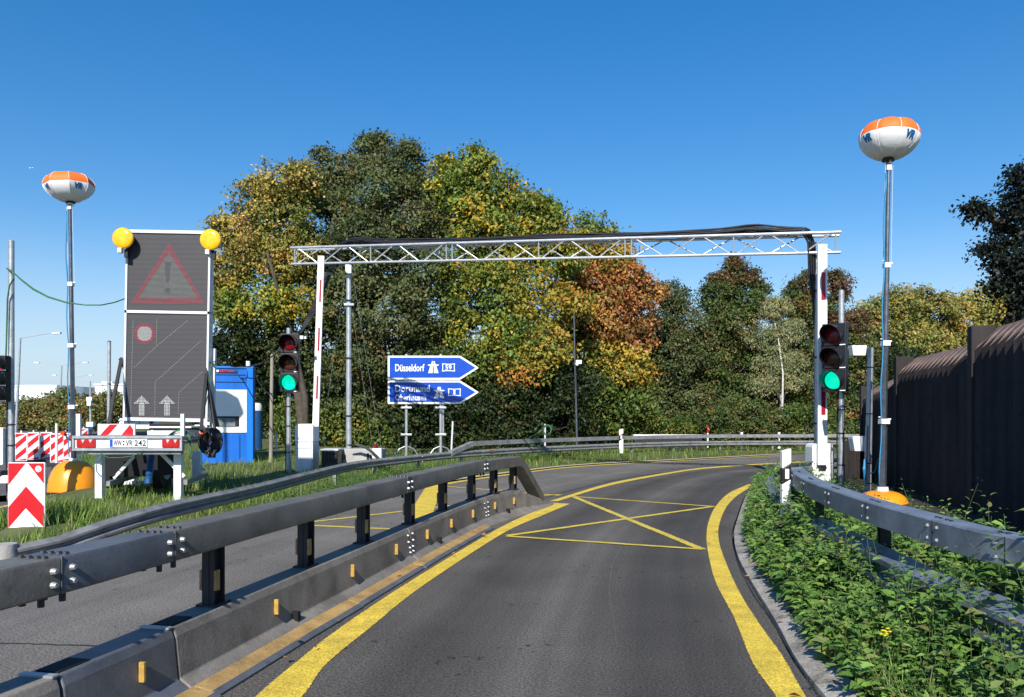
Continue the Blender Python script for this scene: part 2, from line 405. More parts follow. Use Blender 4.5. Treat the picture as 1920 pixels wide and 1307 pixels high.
NETTLE = ([(0, 0, 0), (.24, .25, .08), (.33, 0, 0), (.24, -.25, .08), (.62, .16, .01), (.66, 0, -.07), (.62, -.16, .01), (1, 0, -.26)],
          [(0, 3, 2, 1), (1, 2, 5, 4), (2, 3, 6, 5), (4, 5, 6, 7)])
BLADE = ([(0, .5, 0), (0, -.5, 0), (.55, .38, .06), (.55, -.38, .06), (1, .06, .26), (1, -.06, .26)], [(0, 1, 3, 2), (2, 3, 5, 4)])
def unit(n):
    v = RS.normal(size=(n, 3)); return v / np.linalg.norm(v, axis=1, keepdims=True)
def palette(cols, n, jit=.18):
    w = np.array([c[1] for c in cols], float); w /= w.sum()
    k = RS.choice(len(cols), n, p=w); c = np.array([c[0] for c in cols])[k]
    return np.clip(c * RS.uniform(1 - jit, 1 + jit, (n, 1)) * RS.uniform(.93, 1.07, (n, 3)), 0, 1)

def make_tree(name, label, cat, D, blobs, pal, base, limbs, leaf=.17, dens=1., group=None, barkm=None, trunk_r=.16, droop=0., flat=1., sprigs=0):
    """blobs: (px,py,rpx[,dD[,palette]]), base=(px) of trunk at ground; limbs: list of px lists of the visible limbs"""
    bw = Vector(((base - CX) / F * D, D, -.15))
    root = thing(name, label, cat, bw, group)
    # trunk with limbs that reach into each clump of the crown
    mb = MB(); top = None
    zs = [P(b[0], b[1], D).z for b in blobs]; zc = min(zs) + .55 * (max(zs) - min(zs))
    xm = float(np.mean([P(b[0], b[1], D).x for b in blobs]))
    top = Vector((bw.x * .4 + xm * .6, D + .3, zc))
    K = 7; tp = [bw.lerp(top, k / (K - 1)) + Vector((random.uniform(-.12, .12), random.uniform(-.1, .1), 0)) * (k > 0) for k in range(K)]
    mb.tube(tp, [trunk_r * (1.25 - .95 * k / (K - 1)) for k in range(K)], 9)
    cents = []
    for b in blobs:
        c = P(b[0], b[1], D + (b[3] if len(b) > 3 else 0)); r = b[2] / F * D; cents.append((c, r))
        i0 = min(range(K), key=lambda i: abs(tp[i].z - (c.z - r * 1.2)))
        a = tp[i0]; mid = a.lerp(c, .5) + Vector((random.uniform(-.2, .2), 0, random.uniform(.1, .5) * r))
        mb.tube([a, a.lerp(mid, .5), mid, mid.lerp(c, .5), c], [trunk_r * .42, trunk_r * .34, trunk_r * .26, trunk_r * .18, .012], 6)
        for q in range(3):
            e = c + Vector(unit(1)[0]) * r * .9
            mb.tube([mid.lerp(c, .6), (mid.lerp(c, .6) + e) / 2 + Vector((0, 0, .1)), e], [trunk_r * .12, trunk_r * .08, .006], 4)
    for lp, r0, r1 in limbs:
        n = len(lp); mb.tube([P(x, y, D + d) for x, y, d in lp], [r0 + (r1 - r0) * k / (n - 1) for k in range(n)], 7)
    mb.build('trunk', barkm or M['bark'], root, smooth=True)
    # crown
    PO, TT, NN, SS, CC = [], [], [], [], []
    fq = (RS.normal(0, 2.6 * 25. / D if D > 20 else 3., (3, 4)), RS.uniform(0, 6.28, 4)); leaf = leaf * .68
    if D > 20:
        for b, (c, r) in list(zip(blobs, cents)):
            for q in range(3):
                dd = unit(1)[0]; dd[1] *= .6; rr = r * RS.uniform(.28, .5)
                cents.append((c + Vector(dd) * r * RS.uniform(.85, 1.12), rr)); blobs = blobs + [b]
    for b, (c, r) in zip(blobs, cents):
        bp = b[4] if len(b) > 4 else pal
        nt = int(27 * dens * (r / leaf) ** 2 / 9.) + 12
        u = RS.uniform(0, 1, nt) ** .45 * .72 + .36
        d = unit(nt); d[:, 2] *= flat
        tw = np.array(c)[None] + d * (r * u)[:, None] * np.array([1, 1, .92])
        k = 20
        nz = np.sin(tw @ fq[0] + fq[1]) .sum(1)
        keep = nz > -1.5 + RS.normal(0, .5, nt)
        tw = tw[keep]; d = d[keep]; nt = len(tw)
        tcol = palette([(q_[0], q_[1] * math.exp(RS.normal(0, .75))) for q_ in bp], nt, .16)
        p = np.repeat(tw, k, 0) + RS.normal(size=(nt * k, 3)) * np.array([1, 1, .6]) * leaf * 1.45
        tn = d * .8 + np.array([0, -.15, .6]) + RS.normal(size=(nt, 3)) * .38
        nrm = np.repeat(tn, k, 0) + RS.normal(size=(nt * k, 3)) * .30
        nrm /= np.linalg.norm(nrm, axis=1, keepdims=True)
        t = RS.normal(size=(nt * k, 3)) + np.repeat(d, k, 0) * .5 + np.array([0, 0, -.5 - 2.5 * droop])
        PO.append(p); TT.append(t); NN.append(nrm); SS.append(leaf * RS.uniform(.65, 1.35, nt * k))
        CC.append(np.clip(2.25 * np.repeat(tcol, k, 0) * RS.uniform(.86, 1.14, (nt * k, 1)), 0, 1))
        # loose sprays that break the outline
        for q in range(sprigs):
            dd = unit(1)[0]; dd[2] = abs(dd[2]); L = r * RS.uniform(1.0, 1.45); m_ = 22
            f = RS.uniform(.6, 1, m_)[:, None]
            PO.append(np.array(c)[None] + dd[None] * L * f + RS.normal(size=(m_, 3)) * leaf * .5)
            TT.append(RS.normal(size=(m_, 3))); NN.append(unit(m_) + np.array([0, -.2, .5])); SS.append(leaf * RS.uniform(.5, 1., m_)); CC.append(palette(bp, m_, .2))
    NNa = np.concatenate(NN); NNa /= np.linalg.norm(NNa, axis=1, keepdims=True)
    scatter('crown', *DIAMOND, np.concatenate(PO), np.concatenate(TT), NNa, np.concatenate(SS), np.concatenate(CC), M['leaf'], root)
    return root

# ================================================================== SETTING
# ramp road
Lp = [(-5.6, -4), (-4.6, 2.5)] + [tuple(G(x, y)[:2]) for x, y in ((0, 1085), (320, 1005), (600, 948), (840, 903), (992, 882.5), (1100, 872), (1300, 861.6), (1467, 852.4))] + [(14, 27.6), (26, 28.6)]
Rp = [(1.15, -4), (1.2, 1.0)] + [tuple(G(x, y)[:2]) for x, y in ((1531, 1300), (1446, 1163), (1382, 1051), (1373, 1006), (1379, 976), (1400, 924), (1424, 903))] + [(6.6, 17.6), (12, 20.2), (26, 21.5)]
Lc = crom(Lp, 140); Rc = crom(Rp, 140)
def strip(name, A, B, z, m, across=14, zf=None):
    n = len(A); vs = []; fs = []; uv = []
    for i in range(n):
        for j in range(across + 1):
            u = j / across; p = A[i][:2] * (1 - u) + B[i][:2] * u
            zz = z if zf is None else zf(i / (n - 1), u, p)
            vs.append((p[0], p[1], zz)); uv.append((u, i / (n - 1)))
    w = across + 1
    for i in range(n - 1):
        for j in range(across): fs.append((i * w + j, i * w + j + 1, (i + 1) * w + j + 1, (i + 1) * w + j))
    me = bpy.data.meshes.new(name); me.from_pydata(vs, [], fs); me.materials.append(m)
    ul = me.uv_layers.new(name='UVMap')
    for l in me.loops: ul.data[l.index].uv = uv[l.vertex_index]
    o = bpy.data.objects.new(name, me); COL.objects.link(o); me.polygons.foreach_set('use_smooth', [True] * len(fs))
    return o
# match both borders by nearest progress along the bend
def resync(A, B):
    out = []
    d = np.r_[0, np.cumsum(np.linalg.norm(np.diff(B, axis=0), axis=1))]; last = 0
    for i, a in enumerate(A):
        k = i / (len(A) - 1); lo = int(max(last, (k - .18) * len(B))); hi = int(min(len(B), (k + .18) * len(B) + 1))
        seg = B[lo:max(hi, lo + 1)]; j = lo + int(np.argmin(np.linalg.norm(seg - a, axis=1))); last = max(last, j); out.append(B[min(last, len(B) - 1)])
    out = np.array(out)
    for _ in range(6): out[1:-1] = (out[:-2] + out[1:-1] * 2 + out[2:]) / 4
    return out
road = strip('ramp_road', Lc, Rc, 0., M['asphalt'], 24); tag(road, kind='structure')

gm = MB(); S = 3000; gm.add([(-S, -60, -.3), (S, -60, -.3), (S, S, -.3), (-S, S, -.3)], [(0, 1, 2, 3)])
tag(gm.build('ground', M['ground']), kind='structure')

# motorway far left
mw = np.array([(-3.2, 4.4), (-5.64, 9.27), (-7.75, 13.4), (-12.2, 22), (-60, 119.)]); ml = mw + np.array([-26, -10])
mo = strip('motorway', crom(ml, 40), crom(mw, 40), -.13, M['asphalt2'], 6); tag(mo, kind='structure')

# grassy median between ramp and motorway, running on behind the far rail
Ma = crom([(-3.3, 4.6), (-5.5, 9.0), (-7.6, 13.2), (-12, 22), (-20, 38), (-30, 60), (-10, 75), (30, 75), (60, 60)], 120)
Mb = crom([(-4.75, 2.6)] + Lp[2:] + [(60, 31)], 120)
Ma[:, 0] -= .25
def medz(i, u, p):
    b = math.sin(math.pi * min(max(u, 0), 1)) ** .8
    edge = -.13 * (1 - u) + .012 * u
    far = min(max((p[1] - 16) / 10., 0), 1)
    return edge + b * (.10 + .22 * far) + .02 * math.sin(p[0] * 3.1) * math.sin(p[1] * 2.3) * b - (.05 if u == 0 else 0)
tag(strip('grass_median', Ma, Mb, 0, M['ground'], 22, medz), kind='structure')
def medz_at(i, u): p = Ma[i] * (1 - u) + Mb[i] * u; return p, medz(i / 119., u, p)

# right kerb and verge
def offset(A, d):
    out = []
    for i in range(len(A)):
        t = A[min(i + 1, len(A) - 1)] - A[max(i - 1, 0)]; t = t / np.linalg.norm(t); out.append(A[i] + np.array([t[1], -t[0]]) * d)
    return np.array(out)
Rk = crom(Rp, 400)
K0 = offset(Rk, .012); K1 = offset(Rk, .20)
kb = MB(); kb.sweep([(p[0], p[1], 0) for p in Rk], [(.012, -.05), (.02, .012), (.08, .03), (.165, .05), (.175, -.05)])
tag(kb.build('kerb', M['kerb'], smooth=False), kind='structure')
V0 = offset(Rk, .16); V1 = np.array([[9.5 + max(0, (p[1] - 8)) * .6, p[1] - .2 * max(0, p[0] - 2)] for p in Rk])
tag(strip('right_verge', V0, V1, 0, M['soil'], 16, lambda i, u, p: .035 + .05 * math.sin(math.pi * u) + .015 * math.sin(p[0] * 7) * math.sin(p[1] * 5) * u), kind='structure')

# markings
def ragged(name, Lpts, Rpts, z, m, step=.006, jit=.0018):
    A = np.array([G(x, y)[:2] for x, y in Lpts]); B = np.array([G(x, y)[:2] for x, y in Rpts])
    A = crom(A, 2); B = crom(B, 2) if False else B
    A = np.array([G(x, y)[:2] for x, y in Lpts])
    ln = np.linalg.norm(np.diff(A, axis=0), axis=1).sum(); n = int(min(2200, max(20, ln / step)))
    a = crom(A, n); b = crom(B, n)
    near = np.clip(1.6 - .1 * a[:, 1], .3, 1.2)
    d = (b - a); d /= np.linalg.norm(d, axis=1, keepdims=True)
    a = a + d * (RS.normal(size=(n, 1)) * jit * near[:, None]); b = b + d * (RS.normal(size=(n, 1)) * jit * near[:, None])
    vs = [(p[0], p[1], z) for p in a] + [(p[0], p[1], z) for p in b]
    fs = [(i, n + i, n + i + 1, i + 1) for i in range(n - 1)]
    mb = MB(); mb.add(vs, fs); o = mb.build(name, m); tag(o, kind='structure'); return o
ragged('left_lane_line', [(400, 1395), (480, 1307), (560, 1239), (652, 1168), (791, 1077), (937, 990), (1010, 956), (1040, 944)],
       [(470, 1395), (566, 1307), (612, 1246), (690, 1181), (800, 1094), (946, 999), (1012, 969), (1069, 945)], .004, M['yellow'])
ragged('right_lane_line', [(1510, 1400), (1453, 1304), (1411, 1242), (1376, 1158), (1345, 1099), (1333, 1062), (1325, 1015), (1328, 981), (1342, 950), (1367, 925), (1404, 908)],
       [(1575, 1400), (1509, 1304), (1466, 1230), (1420, 1165), (1386, 1110), (1363, 1060), (1348, 1015), (1349, 982), (1364, 948), (1386, 927), (1412, 911)], .004, M['yellow'])
ragged('middle_line', [(1030, 940), (1144, 906.4), (1243, 888), (1326, 876.5), (1464, 867.6), (1560, 864)],
       [(1046, 940), (1146, 910), (1244, 890.6), (1327, 878.6), (1465, 869.2), (1561, 865.4)], .004, M['yellow'], jit=.004)
ragged('far_edge_line', [(840, 905), (887, 898), (992, 884), (1100, 873), (1300, 862.4), (1467, 853.2)],
       [(840, 908.5), (887, 900.5), (992, 886), (1100, 874.6), (1300, 863.4), (1467, 854)], .004, M['paleyellow'], jit=.004)
ragged('far_edge_strip', [(700, 924), (840, 902.6), (887, 895.6), (992, 882), (1100, 871.6), (1300, 861.2), (1467, 852.1)],
       [(700, 930), (840, 905), (887, 898), (992, 884), (1100, 873), (1300, 862.4), (1467, 853.2)], .03, M['tanstrip'], jit=.004)
def line(name, a, b, w, z=.004, m=None):
    A = G(*a, z); B = G(*b, z); t = (B - A).normalized(); r = Vector((t.y, -t.x, 0)) * w / 2; n = max(4, int((B - A).length / .04)); L_ = []; R_ = []
    for i in range(n + 1):
        p = A.lerp(B, i / n); j = Vector((random.gauss(0, .003), random.gauss(0, .003), 0)); L_.append(p - r + j); R_.append(p + r + j)
    mb = MB(); mb.add(L_ + R_, [(i, n + 1 + i, n + 2 + i, i + 1) for i in range(n)])
    tag(mb.build(name, m or M['paleyellow']), kind='structure')
line('box_junction_line', (1076, 931), (1339, 949.5), .075, .0045)
line('box_junction_line', (1076, 931.5), (1317, 1030), .085, .0055)
line('box_junction_line', (952, 1004), (1337, 949.5), .085, .0065)
line('box_junction_line', (949, 1005), (1317, 1029.5), .075, .0075)
line('box_junction_line', (541, 983), (770, 993.5), .08, .0045)
line('box_junction_line', (541, 983.5), (1000, 930), .08, .0055)
line('box_junction_line', (838, 912), (1050, 929), .075, .0065)
line('box_junction_line', (1005, 930), (1052, 927), .075, .0075)
line('stop_line', (818, 906), (780, 980), .30, .0085, M['yellow'])
line('motorway_line', (-40, 960), (97, 929.5), .10, -.126, M['yellow'])
line('motorway_line', (20, 832), (60, 823), .14, -.126, M['yellow'])
# dark seam beside the middle line
ragged('asphalt_seam', [(1000, 943), (1060, 922), (1160, 899), (1240, 886)], [(1000, 944), (1060, 922.8), (1160, 899.7), (1240, 886.5)], .003, M['rubber'], jit=.003)
ragged('kerb_seam', [(1590, 1400), (1528, 1300), (1488, 1233), (1444, 1163), (1407, 1107), (1381, 1051), (1372, 1006), (1378, 976)],
       [(1594, 1400), (1532, 1300), (1491, 1233), (1447, 1163), (1409, 1107), (1382.5, 1051), (1373.3, 1006), (1379, 976)], .0032, M['rubber'], jit=.003)
line('asphalt_seam', (-120, 1202), (200, 1211), .014, .003, M['rubber'])
# thin pale crack in the lane
ck = [(1166, 1026), (1150, 1052), (1145, 1075), (1142, 1100), (1143, 1120), (1148, 1150), (1152, 1175), (1156, 1215)]
ragged('road_crack', ck, [(x + 1.7 - k * .12, y) for k, (x, y) in enumerate(ck)], .003, M['crack'], jit=.002)

# ================================================================== LEFT STEEL BARRIER
base_edge = [(-3.2, -1.62 - .55), (1.0, -1.62 - .35), (3.0, -1.54), (4.54, -1.23), (5.29, -1.07), (6.37, -.853), (7.45, -.63), (9.12, -.23), (10.2, .2), (11.3, .66)]
bc = crom([(x - .165, y, 0) for y, x in base_edge], 240)
YB = bc[:, 1]
def bat(D):   # centre line point and tangent at depth D
    x = np.interp(D, YB, bc[:, 0]); x2 = np.interp(D + .1, YB, bc[:, 0]); t = Vector((x2 - x, .1, 0)).normalized()
    return Vector((x, D, 0)), t, Vector((t.y, -t.x, 0))
br = thing('crash_barrier', 'low grey steel crash barrier with box beam on short posts between the two lanes', 'crash barrier', bat(5)[0])
def bpath(d0, d1, n): return [bat(d0 + (d1 - d0) * k / (n - 1))[0] for k in range(n)]
BP = [(.215, .0), (.205, .012), (.17, .03), (.105, .075), (.085, .26), (.07, .30), (-.07, .30), (-.085, .26), (-.105, .075), (-.17, .03), (-.205, .012), (-.215, .0)]
joints = [-3, .6, 2.9, 3.55, 6.7, 9.15]
for i in range(len(joints) - 1):
    a, b = joints[i] + .006, joints[i + 1] - .006
    sh = M['barrier2'] if i == 2 else M['barbase']
    mb = MB(); mb.sweep(bpath(a, b, 14), BP); mb.build('base_segment', sh, br, bevel=.006)
    mb = MB(); mb.sweep(bpath(a, b, 14), [(.085, .605), (.085, .725), (.078, .735), (-.078, .735), (-.085, .725), (-.085, .605), (-.075, .597), (.075, .597)])
    mb.build('beam_segment', M['barrier2'] if i == 2 else M['barrier'], br, smooth='auto')
# sloped end
mb = MB(); vs = []
pa = bat(9.156); pe = bat(10.25); pt = bat(11.35)
rows = []
for k, D in enumerate(np.linspace(9.156, 11.4, 16)):
    c, t, r = bat(D); f = 1 if D < 10.15 else max(.04, 1 - (D - 10.15) / 1.2)
    rows.append([c + r * a * (1 if f > .5 else .85 + .3 * f) + Vector((0, 0, z * f)) for a, z in BP])
n = len(BP); vs = [p for r_ in rows for p in r_]
fs = [(i * n + k, i * n + (k + 1) % n, (i + 1) * n + (k + 1) % n, (i + 1) * n + k) for i in range(15) for k in range(n)] + [tuple(range(n)), tuple(range(15 * n, 16 * n))[::-1]]
mb.add(vs, fs); mb.build('end_ramp', M['barbase'], br)
mb = MB()
bx = [(.085, .0), (.085, .12), (.078, .13), (-.078, .13), (-.085, .12), (-.085, .0)]
pts = [bat(9.156)[0] + Vector((0, 0, .602)), bat(9.8)[0] + Vector((0, 0, .602)), bat(10.2)[0] + Vector((0, 0, .600)), bat(10.32)[0] + Vector((0, 0, .56)), bat(11.0)[0] + Vector((0, 0, .03))]
mb.sweep(pts, bx); mb.build('end_beam', M['barrier'], br, bevel=.006)
for D in (0.2, 1.2, 2.1, 3.98, 4.98, 5.9, 6.95, 7.9, 8.9, 9.6, 10.15):
    c, t, r = bat(D); R = Matrix((r, t, Vector((0, 0, 1)))).transposed(); mb = MB()
    mb.box(c + Vector((0, 0, .447)), (.012, .085, .292), R)
    for s_ in (-1, 1): mb.box(c + t * .045 * s_ + Vector((0, 0, .447)), (.066, .010, .292), R); mb.box(c + t * .0515 * s_ + Vector((0, 0, .447)), (.012, .004, .292), R)
    mb.box(c + Vector((0, 0, .306)), (.11, .14, .012), R)
    po = mb.build('post', M['post'], br)
    mb = MB()
    for s_ in (-1, 1): mb.box(c + r * .040 * s_ - t * .034 + Vector((0, 0, .43)), (.012, .035, .10), R)
    mb.build('reflector_clip', M['tan'], po)
# amber reflector studs on the base wall
for D in (3.3, 4.42, 5.45, 6.32, 7.12, 7.85, 8.62, 9.4, 9.95):
    c, t, r = bat(D); R = Matrix((r, t, Vector((0, 0, 1)))).transposed(); mb = MB()
    mb.box(c + r * .108 + Vector((0, 0, .185)), (.026, .016, .085), R); mb.build('reflector', M['clip'], br, bevel=.003)
# bolts
def bolts(parent, plist, rdir, r=.012, h=.012, name='bolts', m=None):
    mb = MB()
    for p in plist: mb.cyl(p, p + rdir * h, r, r * .7, 7)
    return mb.build(name, m or M['bolt'], parent)
for D in joints[2:]:
    c, t, r = bat(D)
    bl = [c + t * s_ * .045 + r * .084 + Vector((0, 0, z)) for s_ in (-1, 1) for z in (.64, .69)]
    bolts(br, bl, r, .013, .02)
    b2 = []
    for s_ in (-1, 1):
        for z in (.10, .14, .19, .245): b2.append(c + t * s_ * (.04 + .02 * (z > .15)) + r * (.102 - .02 * (z - .075) / .185) + Vector((0, 0, z)))
    if D > 4: bolts(br, b2, r, .011, .018)
    mb = MB()
    for s_ in (-1, 1):
        for q in (-.04, .04): mb.cyl(c + t * s_ * .05 + r * q + Vector((0, 0, .56)), c + t * s_ * .05 + r * q + Vector((0, 0, .60)), .012, .012, 6)
        for q in (-.045, -.01, .025, .055): mb.cyl(c + t * s_ * (.05 if D != 3.55 else .07) + r * q + Vector((0, 0, .734)), c + t * s_ * (.05 if D != 3.55 else .07) + r * q + Vector((0, 0, .745)), .014, .009, 7)
    mb.build('bolts', M['post'], br)
    mb = MB(); mb.sweep(bpath(D - .05, D + .05, 3) if D > 4 else bpath(D - .003, D + .003, 2), [(.0875, .60), (.0875, .736), (-.0875, .7365), (-.0875, .60)]); mb.build('joint_plate', M['barrier2'], br)
for D in (2.9, 3.55):
    c, t, r = bat(D); R_ = Matrix((r, t, Vector((0, 0, 1)))).transposed(); mb = MB(); mb.box(c + t * .10 + Vector((0, 0, .302)), (.10, .16, .006), R_); mb.build('socket', M['blackmat'], br)
    mb = MB(); mb.box(c - t * .02 + r * .0 + Vector((0, 0, .304)), (.15, .03, .008), R_); mb.build('joint_strip', M['galv'], br)
# drainage notches
for D in (4.62, 7.42, 9.75):
    c, t, r = bat(D); R = Matrix((r, t, Vector((0, 0, 1)))).transposed(); mb = MB(); mb.box(c + r * .118 + Vector((0, 0, .085)), (.05, .035, .05), R); mb.build('drain_notch', M['blackmat'], br)
# ochre foot plates with rubber lip lying along the foot
for (a, b, w) in ((2.2, 3.55, .02), (3.56, 5.2, 0), (5.22, 6.48, -.01), (6.52, 7.42, .0), (7.44, 8.78, .0)):
    mb = MB(); mb.sweep(bpath(a, b, 10), [(.125 + .05, .045), (.262 + w, .026), (.262 + w, .018), (.125 + .05, .030)]); fp = mb.build('foot_plate', M['tan'], br)
    mb = MB(); mb.sweep(bpath(a, b, 10), [(.263 + w, .028), (.295 + w, .012), (.295 + w, .004), (.263 + w, .005)]); mb.build('rubber_lip', M['barrier2'], fp)

# ================================================================== GUARD RAILS
def wprof(h, d, th=.004):
    zz = [(-.5, .0), (-.40, .30), (-.30, 1.), (-.18, 1.), (-.08, .25), (.08, .25), (.18, 1.), (.30, 1.), (.40, .30), (.5, .0)]
    a = [(x * d, z * h) for z, x in zz]; return a + [(x - th, z) for x, z in reversed(a)]
def rail_posts(root, pts, zt, step, m, side=-.06, w=.055):
    acc = 0; last = None
    for i in range(1, len(pts)):
        acc += (pts[i] - pts[i - 1]).length
        if acc >= step:
            acc = 0; t = (pts[i] - pts[i - 1]); t.z = 0; t.normalize(); r = Vector((t.y, -t.x, 0)); R = Matrix((r, t, Vector((0, 0, 1)))).transposed()
            c = pts[i] + r * side; mb = MB(); z0 = -.1
            for s_ in (-1, 1): mb.box(Vector((c.x, c.y, (z0 + zt) / 2)) + t * s_ * .03, (w, .006, zt - z0), R)
            mb.box(Vector((c.x, c.y, (z0 + zt) / 2)) + r * (w / 2 - .004), (.006, .056, zt - z0), R)
            mb.build('post', m, root)
# right, foreground: W rail with box beam above it
wr = [(2.05, -1.5), (1.98, 1.6)] + [((x - CX) / F * (.75 * F / (y - HOR)), .75 * F / (y - HOR)) for x, y in ((1920, 1133), (1781, 1081), (1665, 1027), (1583, 989), (1516, 958), (1475, 932), (1451, 909), (1449, 894), (1462, 881))] + [(4.6, 12.6), (6.0, 14.3)]
wr = [Vector((x, y, 0)) for x, y in crom(wr, 150)]
gr = thing('guard_rail', 'near guard rail with heavy box beam among the nettles beside the dark fence', 'guard rail', wr[40])
mb = MB(); mb.sweep(wr, [(-a, z + .375) for a, z in wprof(.25, .07)]); mb.build('rail', M['railR'], gr, smooth='auto')
bxp = [(2.16, -1.5), (2.12, 1.4), (2.09, 3.2), (2.05, 3.47), (2.08, 4.25), (2.12, 4.77), (2.32, 6.16), (2.67, 7.54)]
bxp = [Vector((x + .03, y, 0)) for x, y in crom(bxp, 90)]
mb = MB(); mb.sweep(bxp, [(-.055, .625), (-.055, .742), (-.047, .75), (.075, .75), (.083, .742), (.083, .625)]); mb.build('box_beam', M['railR'], gr, smooth='auto')
mb = MB(); mb.box(bxp[-1] + Vector((.05, .05, .69)), (.13, .16, .10)); mb.build('end_block', M['darkblue'], gr, bevel=.005)
mb = MB(); mb.bar(bxp[-1] + Vector((.05, .1, .70)), bxp[-1] + Vector((.42, .9, .66)), .09, .09); mb.build('end_bracket', M['galv'], gr)
for D in (1.9, 3.32, 3.83, 4.62, 5.45, 6.3, 7.0):
    i = min(range(len(bxp)), key=lambda k: abs(bxp[k].y - D)); t = (bxp[i + 1] - bxp[i]).normalized(); l = Vector((-t.y, t.x, 0))
    bolts(gr, [bxp[i] + l * .055 + t * s_ * .045 + Vector((0, 0, z)) for s_ in (-1, 1) for z in (.655, .715)], l, .010, .010)
    mb = MB(); mb.box(bxp[i] + l * .0555 + Vector((0, 0, .685)), (.004, .004, .118)); mb.build('joint', M['post'], gr)
    mb = MB()
    for s_ in (-.07, -.03, .03, .07): mb.cyl(bxp[i] + t * s_ + Vector((0, 0, .749)), bxp[i] + t * s_ + Vector((0, 0, .757)), .011, .008, 7)
    mb.build('bolts', M['post'], gr)
rail_posts(gr, bxp, .62, 1.5, M['post'], .05)

# left and far: W rail rising from the ground, running round the bend
zt = .40
def wz(px, py, z=zt): D = (EYE - z) * F / (py - HOR); return ((px - CX) / F * D, D, z)
lr = [wz(28, 1022, .22), wz(70, 1013, .235), wz(115, 1003, .25), wz(165, 985, .30), wz(255, 957, .37), wz(340, 936), wz(478, 907.5), wz(577, 884), wz(657, 866.5), wz(740, 856.5), wz(860, 846), wz(1000, 838), wz(1100, 833.5), wz(1200, 830), wz(1330, 827), wz(1520, 826), (13.5, 27.6, .4), (24, 29, .4)]
lr = crom(lr, 220)
lrv = [Vector((p[0], p[1], 0)) for p in lr]
g2 = thing('guard_rail', 'long guard rail rising from the grass by the trailer and following the far bend', 'guard rail', lrv[60])
mb = MB(); n0 = len(lr)
pro = wprof(.17, .05)
vs = []; K = len(pro)
for i in range(n0):
    t = lrv[min(i + 1, n0 - 1)] - lrv[max(i - 1, 0)]; t.normalize(); r = Vector((t.y, -t.x, 0))
    for a, z in pro: vs.append(lrv[i] + r * a + Vector((0, 0, lr[i][2] - .085 + z)))
mb.add(vs, [(i * K + k, i * K + (k + 1) % K, (i + 1) * K + (k + 1) % K, (i + 1) * K + k) for i in range(n0 - 1) for k in range(K)])
mb.build('rail', M['rail'], g2, smooth='auto')
mb = MB(); mb.cyl(lrv[0] + Vector((-.06, -.03, -.05)), lrv[0] + Vector((-.06, -.03, .235)), .085, .085, 18); mb.build('end_shoe', M['concrete'], g2, smooth='auto')
i1 = min(range(n0), key=lambda k: abs(CX + lrv[k].x / lrv[k].y * F - 846)); i2 = min(range(n0), key=lambda k: abs(CX + lrv[k].x / lrv[k].y * F - 882))
mb = MB(); bxs = [(.06, 0), (.06, .11), (-.06, .11), (-.06, 0)]
pth = [lrv[k] + Vector((0, 0, .30 + (.51 - .30) * min(1, (k - i1) / (i2 - i1)))) for k in range(i1, n0)]
mb.sweep(pth, bxs); mb.build('box_beam', M['rail'], g2)
rail_posts(g2, lrv[30:], .38, 1.9, M['rail'], -.05)
mb = MB()
for k in range(60, n0, 14):
    for z in (.35, .24):
        t = (lrv[min(k + 1, n0 - 1)] - lrv[k - 1]).normalized(); r = Vector((t.y, -t.x, 0)); mb.cyl(lrv[k] + r * .05 + Vector((0, 0, z)), lrv[k] + r * .072 + Vector((0, 0, z)), .014, .01, 6)
mb.build('bolts', M['bolt'], g2)
# faded red tape on the rail
kk = min(range(n0), key=lambda k: abs(CX + lrv[k].x / lrv[k].y * F - 920)); t = (lrv[kk + 1] - lrv[kk]).normalized(); r = Vector((t.y, -t.x, 0))
mb = MB(); mb.bar(lrv[kk] + r * .064 + Vector((0, 0, .355)) - t * .1, lrv[kk] + r * .064 + Vector((0, 0, .355)) + t * .1, .006, .05); mb.build('red_tape', mat('faded_red', (.28, .07, .07), .6), g2)

# ================================================================== TRUSS GANTRY
TR = P(1577, 435, 13.4); TL = P(545, 464.5, 17.6); BR_ = P(1576, 473, 13.5); BL_ = P(547, 495, 17.7)
back = Vector((.28, .96, 0)).normalized() * .27
ga = thing('truss_gantry', 'long silver aluminium truss spanning the ramp between the two raised booms', 'gantry', Vector((TL.x * .9 + TR.x * .1, TL.y * .9 + TR.y * .1, 0)))
mb = MB()
for a, b in ((TL, TR), (TL + back, TR + back), (BL_, BR_)): mb.cyl(a, b, .027, .027, 12)
mb.build('chords', M['alu'], ga, smooth='auto')
def tt(a, b, x):   # point on chord a-b at pixel column x
    lo, hi = 0., 1.
    for _ in range(40):
        m_ = (lo + hi) / 2; p = a.lerp(b, m_)
        if CX + p.x / p.y * F < x: lo = m_
        else: hi = m_
    return a.lerp(b, lo)
mb = MB()
secs = [(553, 837, 6), (848, 1172, 6), (1184, 1567, 6)]
